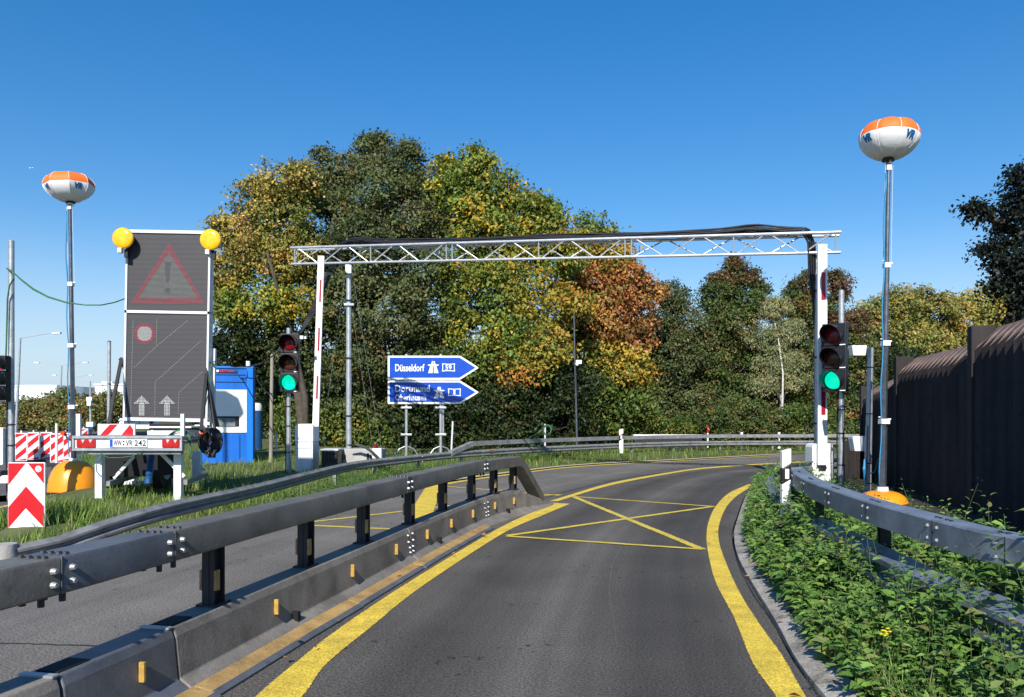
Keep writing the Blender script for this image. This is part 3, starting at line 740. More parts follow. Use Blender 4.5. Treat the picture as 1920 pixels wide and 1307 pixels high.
for x0, x1, nb in secs:
    w = (x1 - x0) / nb
    for k in range(nb):
        xa, xb = x0 + w * k + 4, x0 + w * (k + 1) - 4; xm = (xa + xb) / 2
        if k % 2 == 0:
            mb.cyl(tt(TL, TR, xa), tt(BL_, BR_, xb), .013, .013, 8); mb.cyl(tt(TL + back, TR + back, xb + 2), tt(BL_, BR_, xa), .013, .013, 8)
        else:
            mb.cyl(tt(BL_, BR_, xa), tt(TL, TR, xb), .013, .013, 8); mb.cyl(tt(BL_, BR_, xb), tt(TL + back, TR + back, xa), .013, .013, 8)
        mb.cyl(tt(TL, TR, xa), tt(TL + back, TR + back, xb), .011, .011, 8)
    for x in (x0, (x0 + x1) / 2, x1):
        mb.cyl(tt(TL, TR, x), tt(BL_, BR_, x), .015, .015, 8); mb.cyl(tt(TL + back, TR + back, x), tt(BL_, BR_, x), .013, .013, 8); mb.cyl(tt(TL, TR, x), tt(TL + back, TR + back, x), .013, .013, 8)
mb.build('braces', M['alu'], ga, smooth='auto')
mb = MB()
for x in (842.5, 1178):
    for a, b in ((TL, TR), (TL + back, TR + back), (BL_, BR_)): mb.cyl(tt(a, b, x - 5), tt(a, b, x + 5), .032, .032, 12)
mb.build('couplers', M['galv'], ga, smooth='auto')
# masts
def mast(base, top, label_part, r=.065, n=3):
    mb = MB(); mb.cyl(base, top, r, r * .85, 14)
    o = mb.build('mast', M['galv'], ga, smooth='auto'); mb = MB()
    for k in range(1, n + 1):
        p = base.lerp(top, k / (n + .6)); mb.cyl(p, p + Vector((0, 0, .03)), r * 1.25, r * 1.25, 14)
    mb.build('clamp_ring', M['black'], o)
ml_ = P(654, 500, 17.6); mast(Vector((ml_.x, 17.6, -.05)), ml_, '')
mr_ = P(1532, 473, 13.75); mast(Vector((mr_.x, 13.75, -.05)), mr_, '', .05)
mb = MB(); mb.box(P(654, 572, 17.6) + Vector((.02, -.05, 0)), (.22, .1, .05)); mb.box(P(654, 505, 17.55), (.14, .12, .2)); mb.build('mast_bracket', M['galv'], ga, bevel=.004)
# guy wires
mb = MB()
for a, b in (((650, 500, 17.55), (600, 850, 18.6)), ((659, 500, 17.55), (716, 850, 18)), ((660, 580, 17.55), (700, 845, 18.4)), ((1530, 480, 13.8), (1520, 820, 15.6))):
    mb.cyl(P(*a), P(*b), .0028, .0028, 5)
mb.build('guy_wires', M['galv'], ga)
# black cable bundle on the truss
cb = thing('cable_bundle', 'thick black cable bundle lying along the truss and hanging down at its right end', 'cables', tt(TL, TR, 1100))
mb = MB()
for k in range(9):
    pts = []; off = Vector((0, .03 + .024 * k, 0)); ph = random.uniform(0, 6)
    for x in np.linspace(632 + k * 3, 1506 + (k % 4) * 4, 40):
        p = tt(TL, TR, x) + off; u = (x - 632) / 880
        lift = .045 + .035 * (k % 3) + .015 * math.sin(x * .02 + ph) + (.07 * math.exp(-((x - 1420) / 45.) ** 2) if k < 6 else 0) + .08 * math.exp(-((x - 668) / 30) ** 2)
        lift *= min(1, (x - 620) / 30.)
        pts.append(p + Vector((0, 0, lift)))
    e = pts[-1]; x0 = e.x
    pts += [e + Vector((.06, .0, -.03)), e + Vector((.10 + .01 * k, .01, -.22)), e + Vector((.13 + .011 * k, .05, -.7)), e + Vector((.21 + .010 * k, .09, -1.2)), e + Vector((.285 + .006 * k, .12, -1.8)), e + Vector((.30 + .004 * k, .12, -2.6)), e + Vector((.30 + .004 * k, .12, -4.1))]
    mb.tube(pts, .017, 6)
for k in range(6):
    p0 = tt(TL, TR, 628) + Vector((.03 * k, .1, .02)); pass
    mb.tube([tt(TL, TR, 660) + Vector((0, .1, .08)), p0, P(618 + k * 2, 500, 17.6), P(600 + k * 2, 540, 17.4), P(578 + k * 2, 590, 17.1), P(560 + k, 625, 16.8)], .010, 5)
mb.build('cables', M['cable'], cb, smooth=True)

# ================================================================== BOOM BARRIERS
def boom(label, D, arm, cab, red, round_top):
    (xt, yt), (xb, yb), w = arm
    x0, x1, y0, y1 = cab; z0 = -.05
    a0 = P(x0, y0, D); a1 = P(x1, y0, D); zt_ = a0.z; cx = (a0.x + a1.x) / 2
    rt = thing('boom_barrier', label, 'boom barrier', Vector((cx, D + .2, z0)), 'raised boom barriers at the gantry')
    W = a1.x - a0.x; dep = .55 if not round_top else .32
    mb = MB(); H = zt_ - z0
    if round_top:
        c = .06; prof = [(-W / 2, 0), (W / 2, 0), (W / 2, H - c), (W / 2 - c * .3, H - c * .3), (W / 2 - c, H), (-W / 2 + c, H), (-W / 2 + c * .3, H - c * .3), (-W / 2, H - c)]
        mb.plate([(cx + x, z0 + z) for x, z in prof], D, D + dep); mb.build('cabinet', M['white'], rt, bevel=.006)
        mb = MB(); mb.box((cx, D - .004, z0 + H * .62), (W * .98, .006, .006)); mb.build('cabinet_seam', M['greypaint'], rt)
        mb = MB(); mb.box((cx - W * .06, D - .03, z0 + H * .52), (.12, .05, .05)); mb.build('arm_clamp', M['black'], rt)
        mb = MB(); mb.tube([(cx, D - .01, z0 + H * .45), (cx + .02, D - .015, z0 + .25), (cx + W * .3, D - .015, z0 + .2), (cx + W * .38, D - .01, z0 + H * .45)], .006, 6); mb.build('lead', M['greypaint'], rt)
    else:
        mb.box((cx, D + dep / 2, z0 + (H - .38) / 2), (W * .97, dep * .97, H - .38)); mb.build('cabinet', M['greypaint'], rt, bevel=.006)
        mb = MB(); mb.plate([(cx - W / 2, zt_ - .378), (cx + W / 2, zt_ - .378), (cx + W / 2, zt_ - .02), (cx + W / 2 - .02, zt_), (cx - W / 2 + .05, zt_), (cx - W / 2, zt_ - .05)], D - .005, D + dep); mb.build('hood', M['white'], rt, bevel=.008)
        mb = MB(); mb.box((cx, D + .004, zt_ - .47), (W * .82, .02, .10)); mb.box((cx, D + .006, zt_ - .80), (W * .82, .02, .52)); mb.cyl((cx, D - .01, zt_ - .57), (cx, D, zt_ - .57), .018, .018, 10); mb.build('door', M['whitedirty'], rt, bevel=.004)
    Da = D - .06 if round_top else D + .12
    t_ = P(xt, yt, Da); b_ = P(xb, yb, Da); wa = w / F * Da
    mb = MB(); mb.bar(b_, t_, .06, wa) if False else None
    u = (t_ - b_).normalized(); sx = Vector((u.z, 0, -u.x))
    R = Matrix((sx, Vector((0, 1, 0)), u)).transposed()
    mb.box((t_ + b_) / 2, (wa, .06, (t_ - b_).length), R); ar = mb.build('arm', M['white'], rt, bevel=.008)
    for (ya, yb2, dx) in red:
        f0 = (ya - yt) / (yb - yt); f1 = (yb2 - yt) / (yb - yt); p = t_.lerp(b_, f0); q = t_.lerp(b_, f1)
        mb = MB(); mb.box((p + q) / 2 + Vector((dx / F * Da, -.0315, 0)), (wa * (.45 if round_top else .28), .004, (p - q).length), R); mb.build('red_stripe', M['redd'], ar)
    return rt
boom('white upright boom rising from a square white cabinet, left of the lane', 16.9, ((602.5, 480), (592, 800), 12), (553, 587, 795, 888), [(525, 567, 1.), (615, 658, 1.), (705, 748, 1.)], False)
boom('white upright boom on a round topped cabinet, right of the lane near the fence', 13.2, ((1541.5, 458), (1541.5, 872), 17.5), (1523, 1564, 832, 925), [(511, 563, 1), (617, 666, 1), (724, 778, 1)], True)

# ================================================================== TRAFFIC LIGHTS
def signal(label, base, zc, yaw, lit, ztop, W=.36, H=1.14, r=.148, post_dx=0., camera=None):
    rt = thing('traffic_light', label, 'traffic light', base, 'traffic lights at the ramp', yaw)
    zc -= base.z; ztop -= base.z
    mb = MB(); mb.cyl((post_dx, .12, 0), (post_dx, .12, ztop), .045, .042, 14); mb.cyl((post_dx, .12, 0), (post_dx, .12, .5), .055, .055, 14)
    pp = mb.build('post', M['galv'], rt, smooth='auto', local=True)
    mb = MB()
    for f in (.22, .45, .62): mb.cyl((post_dx, .12, zc * f), (post_dx, .12, zc * f + .02), .056, .056, 14)
    mb.build('strap', M['black'], pp, local=True)
    mb = MB(); mb.tube([(post_dx - .05, .1, .02), (post_dx - .06, .09, zc * .4), (post_dx - .05, .1, zc - H / 2)], .012, 6); mb.build('cable', M['cable'], rt, local=True)
    h3 = H / 3
    mb = MB()
    for k in (-1, 0, 1): mb.box((0, .0, zc + k * h3), (W, .14, h3 * .985))
    mb.box((0, .03, zc), (W * .9, .10, H)); mb.build('housing', M['black'], rt, bevel=.012, local=True)
    mb = MB(); mb.box((0, .1, zc + H / 2 - .04), (.1, .12, .05)); mb.box((0, .1, zc - H / 2 + .02), (.1, .12, .05)); mb.build('bracket', M['galv'], rt, local=True)
    for k, (off, on, nm) in ((1, ('lensred', 'lensredlit', 'red')), (0, ('lensamber', 'lensamber', 'amber')), (-1, ('lensgreen', 'lensgreenlit', 'green'))):
        mb = MB(); zz = zc + k * h3
        prof = [(r * .985 * math.cos(a), -.07 - .05 * math.sin(a)) for a in np.linspace(0, math.pi / 2 - .02, 7)]
        n_ = 28; vs = [Vector((q * math.cos(w), y, zz + q * math.sin(w))) for q, y in prof for w in np.linspace(0, 2 * math.pi, n_, endpoint=False)]
        mb.add(vs, [(i * n_ + j, i * n_ + (j + 1) % n_, (i + 1) * n_ + (j + 1) % n_, (i + 1) * n_ + j) for i in range(6) for j in range(n_)] + [tuple(range(6 * n_, 7 * n_))])
        le = mb.build('lens', M[on if lit == nm else off], rt, smooth=True, local=True); le['label'] = nm + ' lens' + (', lit' if lit == nm else ', off')
        mb = MB(); n_ = 34; a0 = math.radians(-40); a1 = math.radians(220); vs = []
        for i in range(n_ + 1):
            w = a0 + (a1 - a0) * i / n_; s_ = .5 + .5 * math.sin(w); L = .06 + .25 * max(0, s_) ** .8
            for rr in (r * 1.05, r * 1.09):
                for y in (-.06, -.07 - L): vs.append(Vector((rr * math.cos(w), y, zz + rr * math.sin(w) * 1.0 - (.02 if y < -.07 else 0))))
        fs = []
        for i in range(n_):
            a, b = i * 4, i * 4 + 4
            fs += [(a, b, b + 1, a + 1), (a + 2, a + 3, b + 3, b + 2), (a + 1, b + 1, b + 3, a + 3)]
        fs += [(0, 1, 3, 2), (n_ * 4, n_ * 4 + 2, n_ * 4 + 3, n_ * 4 + 1)]
        mb.add(vs, fs); mb.build('visor', M['black'], rt, smooth='auto', local=True)
        mb = MB(); mb.box((W * .36, -.073, zz - h3 * .46), (.09, .006, .016)); mb.build('label_strip', M['white'], rt, local=True)
    if camera:
        mb = MB(); mb.bar((W / 2, .05, zc + H / 2 - .08), (W / 2 + .14, .03, zc + H / 2 - .08), .05, .05); mb.box((W / 2 + .05, -.02, zc + H / 2 - .08), (.07, .05, .07)); mb.build('detector', M['greypaint'] if camera == 2 else M['black'], rt, local=True)
    return rt
def sig_at(label, px, D, ptop, pbot, yaw, lit, ytop, **k):
    zc = (P(px, ptop, D).z + P(px, pbot, D).z) / 2
    return signal(label, Vector(((px - CX) / F * D, D, -.05)), zc, yaw, lit, P(px, ytop, D).z, **k)
sig_at('traffic light showing green beside the square white boom cabinet, on its own post', 544, 16.4, 625, 736, .05, 'green', 614, camera=2, post_dx=-.06, W=.385, H=1.22, r=.158)
sig_at('traffic light showing green turned towards the road, between the right boom and the dark fence', 1566, 12.75, 606, 735, -.70, 'green', 543, W=.38, H=1.10, r=.145, post_dx=.06)
sig_at('traffic light showing red on the tall pole at the left edge', 1, 12.0, 668, 752, -.04, 'red', 448, W=.24, H=.70, r=.105, post_dx=.085)

# ================================================================== LIGHT BALLOONS
def balloon(label, base_px, D, top_px, c_px, R, H, tilt, ybase, wmul, yaw, dh=1., fac=1., puff=0.):
    zb = EYE + (HOR - ybase) / F * D
    b = Vector(((base_px - CX) / F * D, D, zb)); t = P(top_px[0], top_px[1], D)
    rt = thing('light_balloon', label, 'light balloon', b, 'light balloons on masts')
    # telescopic mast
    ys = [0, .22, .46, .70, 1.0]; rs = [.050, .043, .036, .028]
    dome_h = .52 * dh
    s0 = b + Vector((0, 0, dome_h))
    for k in range(4):
        p = s0.lerp(t, ys[k]); q = s0.lerp(t, ys[k + 1]); mb = MB(); mb.cyl(p, q, rs[k], rs[k], 4 if k < 2 else 12)
        mb.build('mast_section', M['mast'], rt)
        mb = MB(); mb.box(q + Vector((0, 0, -.02)), (rs[k] * 2.3, rs[k] * 2.3, .07)); mb.box(q + Vector((rs[k] + .02, 0, .01)), (.05, .02, .02)); mb.box(q + Vector((-rs[k] - .015, -.01, .04)), (.03, .015, .015)); mb.build('collar', M['white'], rt, bevel=.004)
    mb = MB(); pts = [s0.lerp(t, f) + Vector((-.055 - .012 * math.sin(f * 25), -.03, 0)) for f in np.linspace(0.02, .98, 22)]; mb.tube(pts, .009, 6); mb.build('supply_cable', M['bluecable'], rt, smooth=True)
    mb = MB(); mb.cyl(t + Vector((-.05, -.02, .02)), t.lerp(s0, .3) + Vector((-.05, 0, 0)), .003, .003, 4); mb.cyl(t + Vector((.05, -.02, .02)), t.lerp(s0, .3) + Vector((.06, 0, 0)), .003, .003, 4); mb.build('tether', M['greypaint'], rt)
    # ballast dome
    mb = MB(); W = .40 * wmul
    prof = [(W * 1.02, 0), (W * 1.02, .07), (W * 1.0, .17), (W * .95, .28), (W * .86, .37), (W * .74, .445), (W * .57, .505), (W * .36, .54), (.02, .555)]
    mb.lathe(b, [(q, z * dh) for q, z in prof], 28); dm = mb.build('ballast_dome', M['orange'], rt, smooth='auto')
    mb = MB(); mb.box(b + Vector((-.1, -W * .99, .04 * dh)), (.28, .03, .08 * dh)); mb.build('fork_slot', M['blackmat'], dm, bevel=.004)
    mb = MB(); mb.cyl(b + Vector((0, 0, .53 * dh)), b + Vector((0, 0, .53 * dh + .06)), .08, .07, 14); mb.build('mast_socket', M['white'], rt)
    # envelope
    c = P(c_px[0], c_px[1], D); Rm = Matrix.Rotation(tilt[1], 3, 'X') @ Matrix.Rotation(tilt[0], 3, 'Y') @ Matrix.Rotation(yaw, 3, 'Z')
    n = 96; prof = [(.17, -.50), (.34, -.475), (.52, -.42), (.72, -.31), (.87, -.18), (.97, -.04), (1., .08), (.995, .16), (.97, .235), (.92, .32), (.83, .405), (.68, .47), (.46, .50), (.2, .51), (.0, .51)]
    def surf(th, i_r, z):
        g = abs(math.cos(4 * th)); ph = ((th + math.pi / 8) % (math.pi / 4)) - math.pi / 8
        k = 1 + fac * (math.cos(math.pi / 8) / math.cos(ph) - 1) - puff * (1 - g) ** 2
        return c + Rm @ Vector((R * i_r * k * math.cos(th), R * i_r * k * math.sin(th), H * z - .5 * puff * H * (1 - g) * max(0, z + .3)))
    mb = MB(); vs = [surf(2 * math.pi * j / n, rr, z) for rr, z in prof for j in range(n)]; fs = []; ms = []
    for i in range(len(prof) - 1):
        for j in range(n): fs.append((i * n + j, i * n + (j + 1) % n, (i + 1) * n + (j + 1) % n, (i + 1) * n + j)); ms.append(1 if prof[i][1] >= .075 else 0)
    fs.append(tuple(range(n))); ms.append(0)
    mb.add(vs, fs); mb.m = ms; en = mb.build('envelope', [M['balwhite'], M['balorange']], rt, smooth=True)
    mb = MB(); pr = [(q, z) for q, z in prof if q > 0]
    for k in range(8):
        th = math.pi / 8 + k * math.pi / 4; mb.tube([surf(th, q * 1.004, z) for q, z in pr], .0035, 5)
    mb.build('seam', M['balwhite'], en)
    # logo lettering on every other panel
    V_, F_, w, h = text2d('VR', .2, .014)
    import bmesh
    bm = bmesh.new(); bv = [bm.verts.new((x, y, 0)) for x, y in V_]
    for f_ in F_: bm.faces.new([bv[i] for i in f_])
    bmesh.ops.triangulate(bm, faces=bm.faces)
    for _ in range(2): bmesh.ops.subdivide_edges(bm, edges=[e for e in bm.edges if e.calc_length() > .02], cuts=1); bmesh.ops.triangulate(bm, faces=bm.faces)
    bm.verts.index_update(); V_ = [(v.co.x, v.co.y) for v in bm.verts]; F_ = [tuple(v.index for v in f_.verts) for f_ in bm.faces]; bm.free(); sx = .42 * R / w; sz = .215 * H / h
    mb = MB()
    for k in range(0, 8, 2):
        th0 = k * math.pi / 4
        vs = []
        for x, y in V_:
            z = -.065 + (y * sz) / H; th = th0 + (x * sx + y * sx * .12) / R
            rr = np.interp(z, [q[1] for q in prof[:-2]], [q[0] for q in prof[:-2]]); vs.append(surf(th, rr * 1.018, z))
        mb.add(vs, F_)
    mb.build('lettering', M['vrblue'], en)
    mb = MB(); mb.cyl(c + Rm @ Vector((0, 0, -H * .56)), c + Rm @ Vector((0, 0, -H * .49)), R * .20, R * .17, 16); mb.cyl(t, c + Rm @ Vector((0, 0, -H * .55)), .028, .028, 10); mb.build('lamp_holder', M['black'], rt, smooth='auto')
    mb = MB(); mb.cyl(t + Vector((0, -.0, .03)), t + Vector((0, 0, .10)), .04, .04, 10); mb.build('swivel', M['white'], rt)
    return rt
balloon('orange topped white light balloon on the mast beside the warning board trailer', 138, 13.8, (131, 387), (130, 353), .405, .47, (-.07, .02), 929, 1., math.radians(-38), 1.12)
balloon('orange topped white light balloon tilted on the mast in front of the dark fence', 1655, 10.8, (1666, 312), (1667, 265), .41, .49, (.085, -.06), 950, .80, math.radians(-70.7), .40, .7, .06)

# ================================================================== WARNING BOARD TRAILER
Dt = 10.9
vt = thing('message_board_trailer', 'warning board trailer with dark LED panel, two amber beacons and number plate', 'trailer', Vector(((242 - CX) / F * Dt, Dt + .6, .05)))
Db = 11.7; pc = F / Db
roll = -math.atan2(6.5, 357)
cb_ = P(312, 790, Db)
Rb = Matrix.Rotation(-roll * 1., 3, 'Y')
def B(x, z, y=0.): return cb_ + Rb @ Vector((x, y, z))
w2 = 79 / pc; hB = 357 / pc; zm = 204 / pc
fr = .028
mb = MB()
for (x0, x1, z0, z1) in ((-w2, w2, 0, .05), (-w2, w2, hB - .045, hB), (-w2, w2, zm - .02, zm + .02), (-w2, -w2 + fr, .052, hB - .047), (w2 - fr, w2, .052, hB - .047)):
    mb.add([B(x, z, y) for y in (-.05, .10) for z in (z0, z1) for x in (x0, x1)], [(0, 1, 3, 2), (4, 6, 7, 5), (0, 4, 5, 1), (2, 3, 7, 6), (0, 2, 6, 4), (1, 5, 7, 3)])
mb.build('board_frame', M['greypaint'], vt)
for z0, z1 in ((.052, zm - .022), (zm + .022, hB - .047)):
    mb = MB(); mb.add([B(x, z, y) for y in (-.03, .09) for z in (z0, z1) for x in (-w2 + fr + .002, w2 - fr - .002)], [(0, 1, 3, 2), (4, 6, 7, 5), (0, 4, 5, 1), (2, 3, 7, 6), (0, 2, 6, 4), (1, 5, 7, 3)])
    mb.build('led_panel', M['panel'], vt)
def px2b(x, y):     # photo pixel to board plane coordinates
    q = P(x, y, Db) - cb_; q = Rb.transposed() @ q; return q.x, q.z
def dots(name, pts, size, m, y=-.034):
    mb = MB(); s_ = size / 2
    for x, z in pts: mb.add([B(x - s_, z - s_, y), B(x + s_, z - s_, y), B(x + s_, z + s_, y), B(x - s_, z + s_, y)], [(0, 1, 2, 3)])
    return mb.build(name, m, vt)
def intri(p, A, Bq, C):
    def s(a, b): return (p[0] - b[0]) * (a[1] - b[1]) - (a[0] - b[0]) * (p[1] - b[1])
    d = (s(A, Bq), s(Bq, C), s(C, A)); return not (min(d) < 0 and max(d) > 0)
A0, B0, C0 = px2b(319, 456), px2b(247, 570), px2b(385, 570)
A1, B1, C1 = px2b(319, 474), px2b(261, 560), px2b(372, 559)
pit = .0155; red_, wht = [], []
ex0 = px2b(317, 492); ex1 = px2b(316, 532); exd = px2b(316, 546)
for i in range(-45, 46):
    for j in range(0, 90):
        x = A0[0] + i * pit; z = B0[1] + j * pit; p = (x, z)
        if not intri(p, A0, B0, C0): continue
        if intri(p, A1, B1, C1):
            u = (z - ex1[1]) / (ex0[1] - ex1[1]); cx = ex1[0]
            if 0 <= u <= 1 and abs(x - cx) < .024 + .026 * u: continue
            if math.hypot(x - exd[0], z - exd[1]) < .045: continue
            wht.append(p)
        else: red_.append(p)
dots('warning_triangle_border', red_, .0088, M['ledred']); dots('warning_triangle_field', wht, .0068, M['ledwhite'])
cc = px2b(273, 626); ro = 19 / pc; ri = 14 / pc; red_, wht = [], []
for i in range(-14, 15):
    for j in range(-14, 15):
        x, z = i * pit * .9, j * pit * .9; d = math.hypot(x, z)
        if d < ri: wht.append((cc[0] + x, cc[1] + z))
        elif d < ro: red_.append((cc[0] + x, cc[1] + z))
dots('round_sign_ring', red_, .0095, M['ledred']); dots('round_sign_field', wht, .0085, M['ledbright'])
def dl(pts, step=.036):
    out = []
    for (a, b) in zip(pts[:-1], pts[1:]):
        a = px2b(*a); b = px2b(*b); n = max(1, int(math.hypot(b[0] - a[0], b[1] - a[1]) / step))
        out += [(a[0] + (b[0] - a[0]) * k / n, a[1] + (b[1] - a[1]) * k / n) for k in range(n)]
    return out
def ribbon(pts):
    mb = MB(); q = [px2b(*p) for p in pts]; vs = []
    for (a, b) in zip(q[:-1], q[1:]):
        L_ = math.hypot(b[0] - a[0], b[1] - a[1]); n = max(1, int(L_ / .036)); tx, tz = (b[0] - a[0]) / L_, (b[1] - a[1]) / L_
        for k in range(n):
            s0 = L_ * k / n
            for ds, hw in ((0, .0006), (.0005, .0055), (.0105, .0055), (.011, .0006)): vs += [B(a[0] + tx * (s0 + ds) - tz * hw, a[1] + tz * (s0 + ds) + tx * hw, -.034), B(a[0] + tx * (s0 + ds) + tz * hw, a[1] + tz * (s0 + ds) - tx * hw, -.034)]
    mb.add(vs, [(2 * i, 2 * i + 1, 2 * i + 3, 2 * i + 2) for i in range(len(vs) // 2 - 1)]); mb.build('lane_line', M['ledwhite'], vt)
for pts in ([(252, 600), (249, 690), (247, 778)], [(296, 600), (295, 650)], [(353, 602), (295, 650), (252, 691)], [(292, 778), (293, 716), (380, 638)], [(336, 776), (337, 736), (383, 696)]): ribbon(pts)
ar = []
for cx in (267.5, 315):
    for k in range(9):
        for j in (-1.5, -.5, .5, 1.5): ar.append(px2b(cx + j * 2.7, 778 - k * 2.6))
    for k in range(6):
        for j in range(-k, k + 1):
            if k == 5 and abs(j) < 3 and abs(j) > 1: continue
            ar.append(px2b(cx + j * 2.6, 743 + k * 2.6))
    dots('lane_arrow', ar, .013, M['ledbright']); ar = []
# beacons
for px, py in ((229.5, 446), (394, 449)):
    c = P(px, py, Db - .22); s_ = 1 if px > 300 else -1; r = 19.5 / F * (Db - .22)
    bo = MB(); bo.cyl(c + Vector((0, .03, 0)), c + Vector((0, .13, 0)), r * 1.0, r * .8, 28); bo.box(c + Vector((.02, .09, -r - .06)), (.05, .06, .12)); bo.bar(c + Vector((.02, .10, -r - .02)), B(s_ * w2, hB - .28, 0), .035, .035); hs = bo.build('beacon', M['black'], vt, smooth='auto')
    le = MB(); n_ = 36; prof = [(r * .99, .03), (r * .99, .0), (r * .93, -.012), (r * .6, -.022), (r * .25, -.026), (r * .04, -.027)]
    le.add([c + Vector((q * math.cos(w), y, q * math.sin(w))) for q, y in prof for w in np.linspace(0, 2 * math.pi, n_, endpoint=False)], [(i * n_ + j, i * n_ + (j + 1) % n_, (i + 1) * n_ + (j + 1) % n_, (i + 1) * n_ + j) for i in range(5) for j in range(n_)] + [tuple(range(5 * n_, 6 * n_))])
    le.build('beacon_lens', M['beacon'], hs, smooth=True)
    mb = MB(); mb.box(c + Vector((-.04, .02, -r - .03)), (.06, .07, .07)); mb.build('beacon_bracket', M['greypaint'], hs, bevel=.004)
# rear bumper bar with plate and lights
def T(px, py, dy=0.): p = P(px, py, Dt); p.y += dy; return p
pm = F / Dt
def tb(mb, x0, x1, y0, y1, d0, d1):   # box from pixel rectangle at the trailer's rear
    a = P(x0, y1, Dt); b = P(x1, y0, Dt); mb.box(((a.x + b.x) / 2, Dt + (d0 + d1) / 2, (a.z + b.z) / 2), (b.x - a.x, d1 - d0, b.z - a.z)); return mb
mb = MB(); tb(mb, 141, 342, 822.5, 840, .0, .05); mb.build('rear_panel', M['greypaint'], vt)
mb = MB(); tb(mb, 137, 343, 817, 822, -.03, .06); tb(mb, 137, 343, 840.5, 845, -.03, .06); tb(mb, 137, 140.5, 822.2, 840.2, -.03, .06); tb(mb, 340, 343, 822.2, 840.2, -.03, .06); mb.build('bumper', M['galv'], vt)
for x0, x1 in ((145, 180), (305, 337)):
    mb = MB(); tb(mb, x0, x1, 823.5, 839.5, -.03, -.001); tl = mb.build('tail_light', M['taillight'], vt, bevel=.012)
    xm = (x0 + x1) / 2
    f = lambda x, z, y: Vector((x, y, z))
    mb = MB()
    for dx in (-8, 6): q = [P(xm + dx, 824, Dt), P(xm + dx + 7, 824, Dt), P(xm + dx + 3, 831, Dt)]; mb.plate([(p.x, p.z) for p in q], Dt - .034, Dt - .0305)
    mb.build('clear_lens', M['tailclear'], tl)
mb = MB(); tb(mb, 206.5, 277, 822.8, 838.5, -.018, -.003); npl = mb.build('number_plate', M['signwhite'], vt, bevel=.004)
mb = MB(); tb(mb, 207.2, 212.6, 823.6, 837.7, -.0205, -.0185); mb.build('plate_band', M['plateblue'], npl)
mb = MB()
def fitpx(mb, s, x0, x1, y0, y1, D, y, bold): a = P(x0, y1, D); b = P(x1, y0, D); fit_text(mb, s, a.x, b.x, a.z, b.z, y, bold)
fitpx(mb, 'WW', 214.5, 229.5, 825.2, 836.2, Dt, Dt - .021, .012); fitpx(mb, 'VR', 237, 250, 825.2, 836.2, Dt, Dt - .021, .012); fitpx(mb, '242', 253.5, 275, 825.2, 836.2, Dt, Dt - .021, .012)
for yy in (828, 833.5): q = P(233, yy, Dt); mb.cyl((q.x, Dt - .0212, q.z), (q.x, Dt - .0190, q.z), .012, .012, 12)
mb.build('plate_lettering', M['blackmat'], npl)
# chassis, legs, braces
mb = MB(); tb(mb, 165, 338, 845.5, 852, .02, .10)
for px in (175, 262): a = T(px, 832, .06); mb.bar(a, a + Vector((0, 2.6, 0)), .07, .10)
mb.bar(T(175, 836, 2.6), T(262, 836, 2.6), .08, .10); mb.build('chassis', M['rail'], vt)
def legbox(px0, px1, py0, py1, dy, m, nm='leg'):
    D = Dt + dy; a = P(px0, py1, D); b = P(px1, py0, D); mb = MB(); mb.box(((a.x + b.x) / 2, D, (a.z + b.z) / 2), (b.x - a.x, .10, b.z - a.z)); return mb.build(nm, m, vt, bevel=.004)
legbox(181, 194, 846, 934, .30, M['white']); legbox(328, 342, 846, 944, .30, M['white']); legbox(362, 377, 846, 908, 2.4, M['white']); legbox(243, 254, 846, 908, 2.4, M['white'])
mb = MB(); mb.bar(T(284, 852, .30), T(329, 897, .30), .03, .05); mb.build('leg_brace', M['whitedirty'], vt)
mb = MB(); mb.bar(T(232, 858, .30), T(193, 900, .30), .03, .04); mb.build('leg_brace', M['whitedirty'], vt)
mb = MB(); mb.bar(P(222, 905, Dt + 2.2), P(330, 905, Dt + 2.2), .05, .06); mb.bar(P(360, 857, Dt + 2.4), P(383, 882, Dt + 2.4), .03, .05); mb.build('cross_beam', M['white'], vt)
mb = MB(); mb.bar(T(197, 908, .08), P(262, 890, Dt + 2.3), .05, .07); mb.bar(T(343, 905, .08), P(388, 890, Dt + 2.3), .05, .07); mb.build('side_beam', M['rail'], vt)
# wheels under the chassis
for sx in (212, 302):
    c = P(sx, 880, Dt + 1.5); mb = MB(); mb.cyl(c - Vector((.09, 0, 0)), c + Vector((.09, 0, 0)), .30, .30, 26); wh = mb.build('wheel', M['rubber'], vt, bevel=.02)
    mb = MB(); mb.cyl(c - Vector((.095, 0, 0)), c + Vector((.095, 0, 0)), .16, .16, 18); mb.build('rim', M['galv'], wh)
mb = MB(); mb.box(P(272, 870, Dt + 1.5), (.8, .9, .32)); mb.build('underbody_box', M['blackmat'], vt)
mb = MB(); mb.cyl(P(284, 856, Dt + .6), P(278, 903, Dt + .35), .05, .05, 12); mb.cyl(P(278, 899, Dt + .34), P(278, 907, Dt + .33), .055, .055, 12); mb.build('jack', M['darkblue'], vt)
# warning plate on deck
mb = MB(); tb(mb, 181, 251, 795, 816, .03, .06); wpl = mb.build('hazard_plate', M['signwhite'], vt)
mb = MB()
def pxpoly(mb, pts, D, y, th=.003): q = [P(x, y_, D) for x, y_ in pts]; mb.plate([(p.x, p.z) for p in q], y - th, y)
Dh = Dt + .03
pxpoly(mb, [(188, 815.5), (203, 815.5), (221, 796), (206, 796)], Dh, Dh - .0015); pxpoly(mb, [(228, 815.5), (250, 815.5), (250, 806), (244, 796)], Dh, Dh - .0015); mb.build('red_stripes', M['red'], wpl)
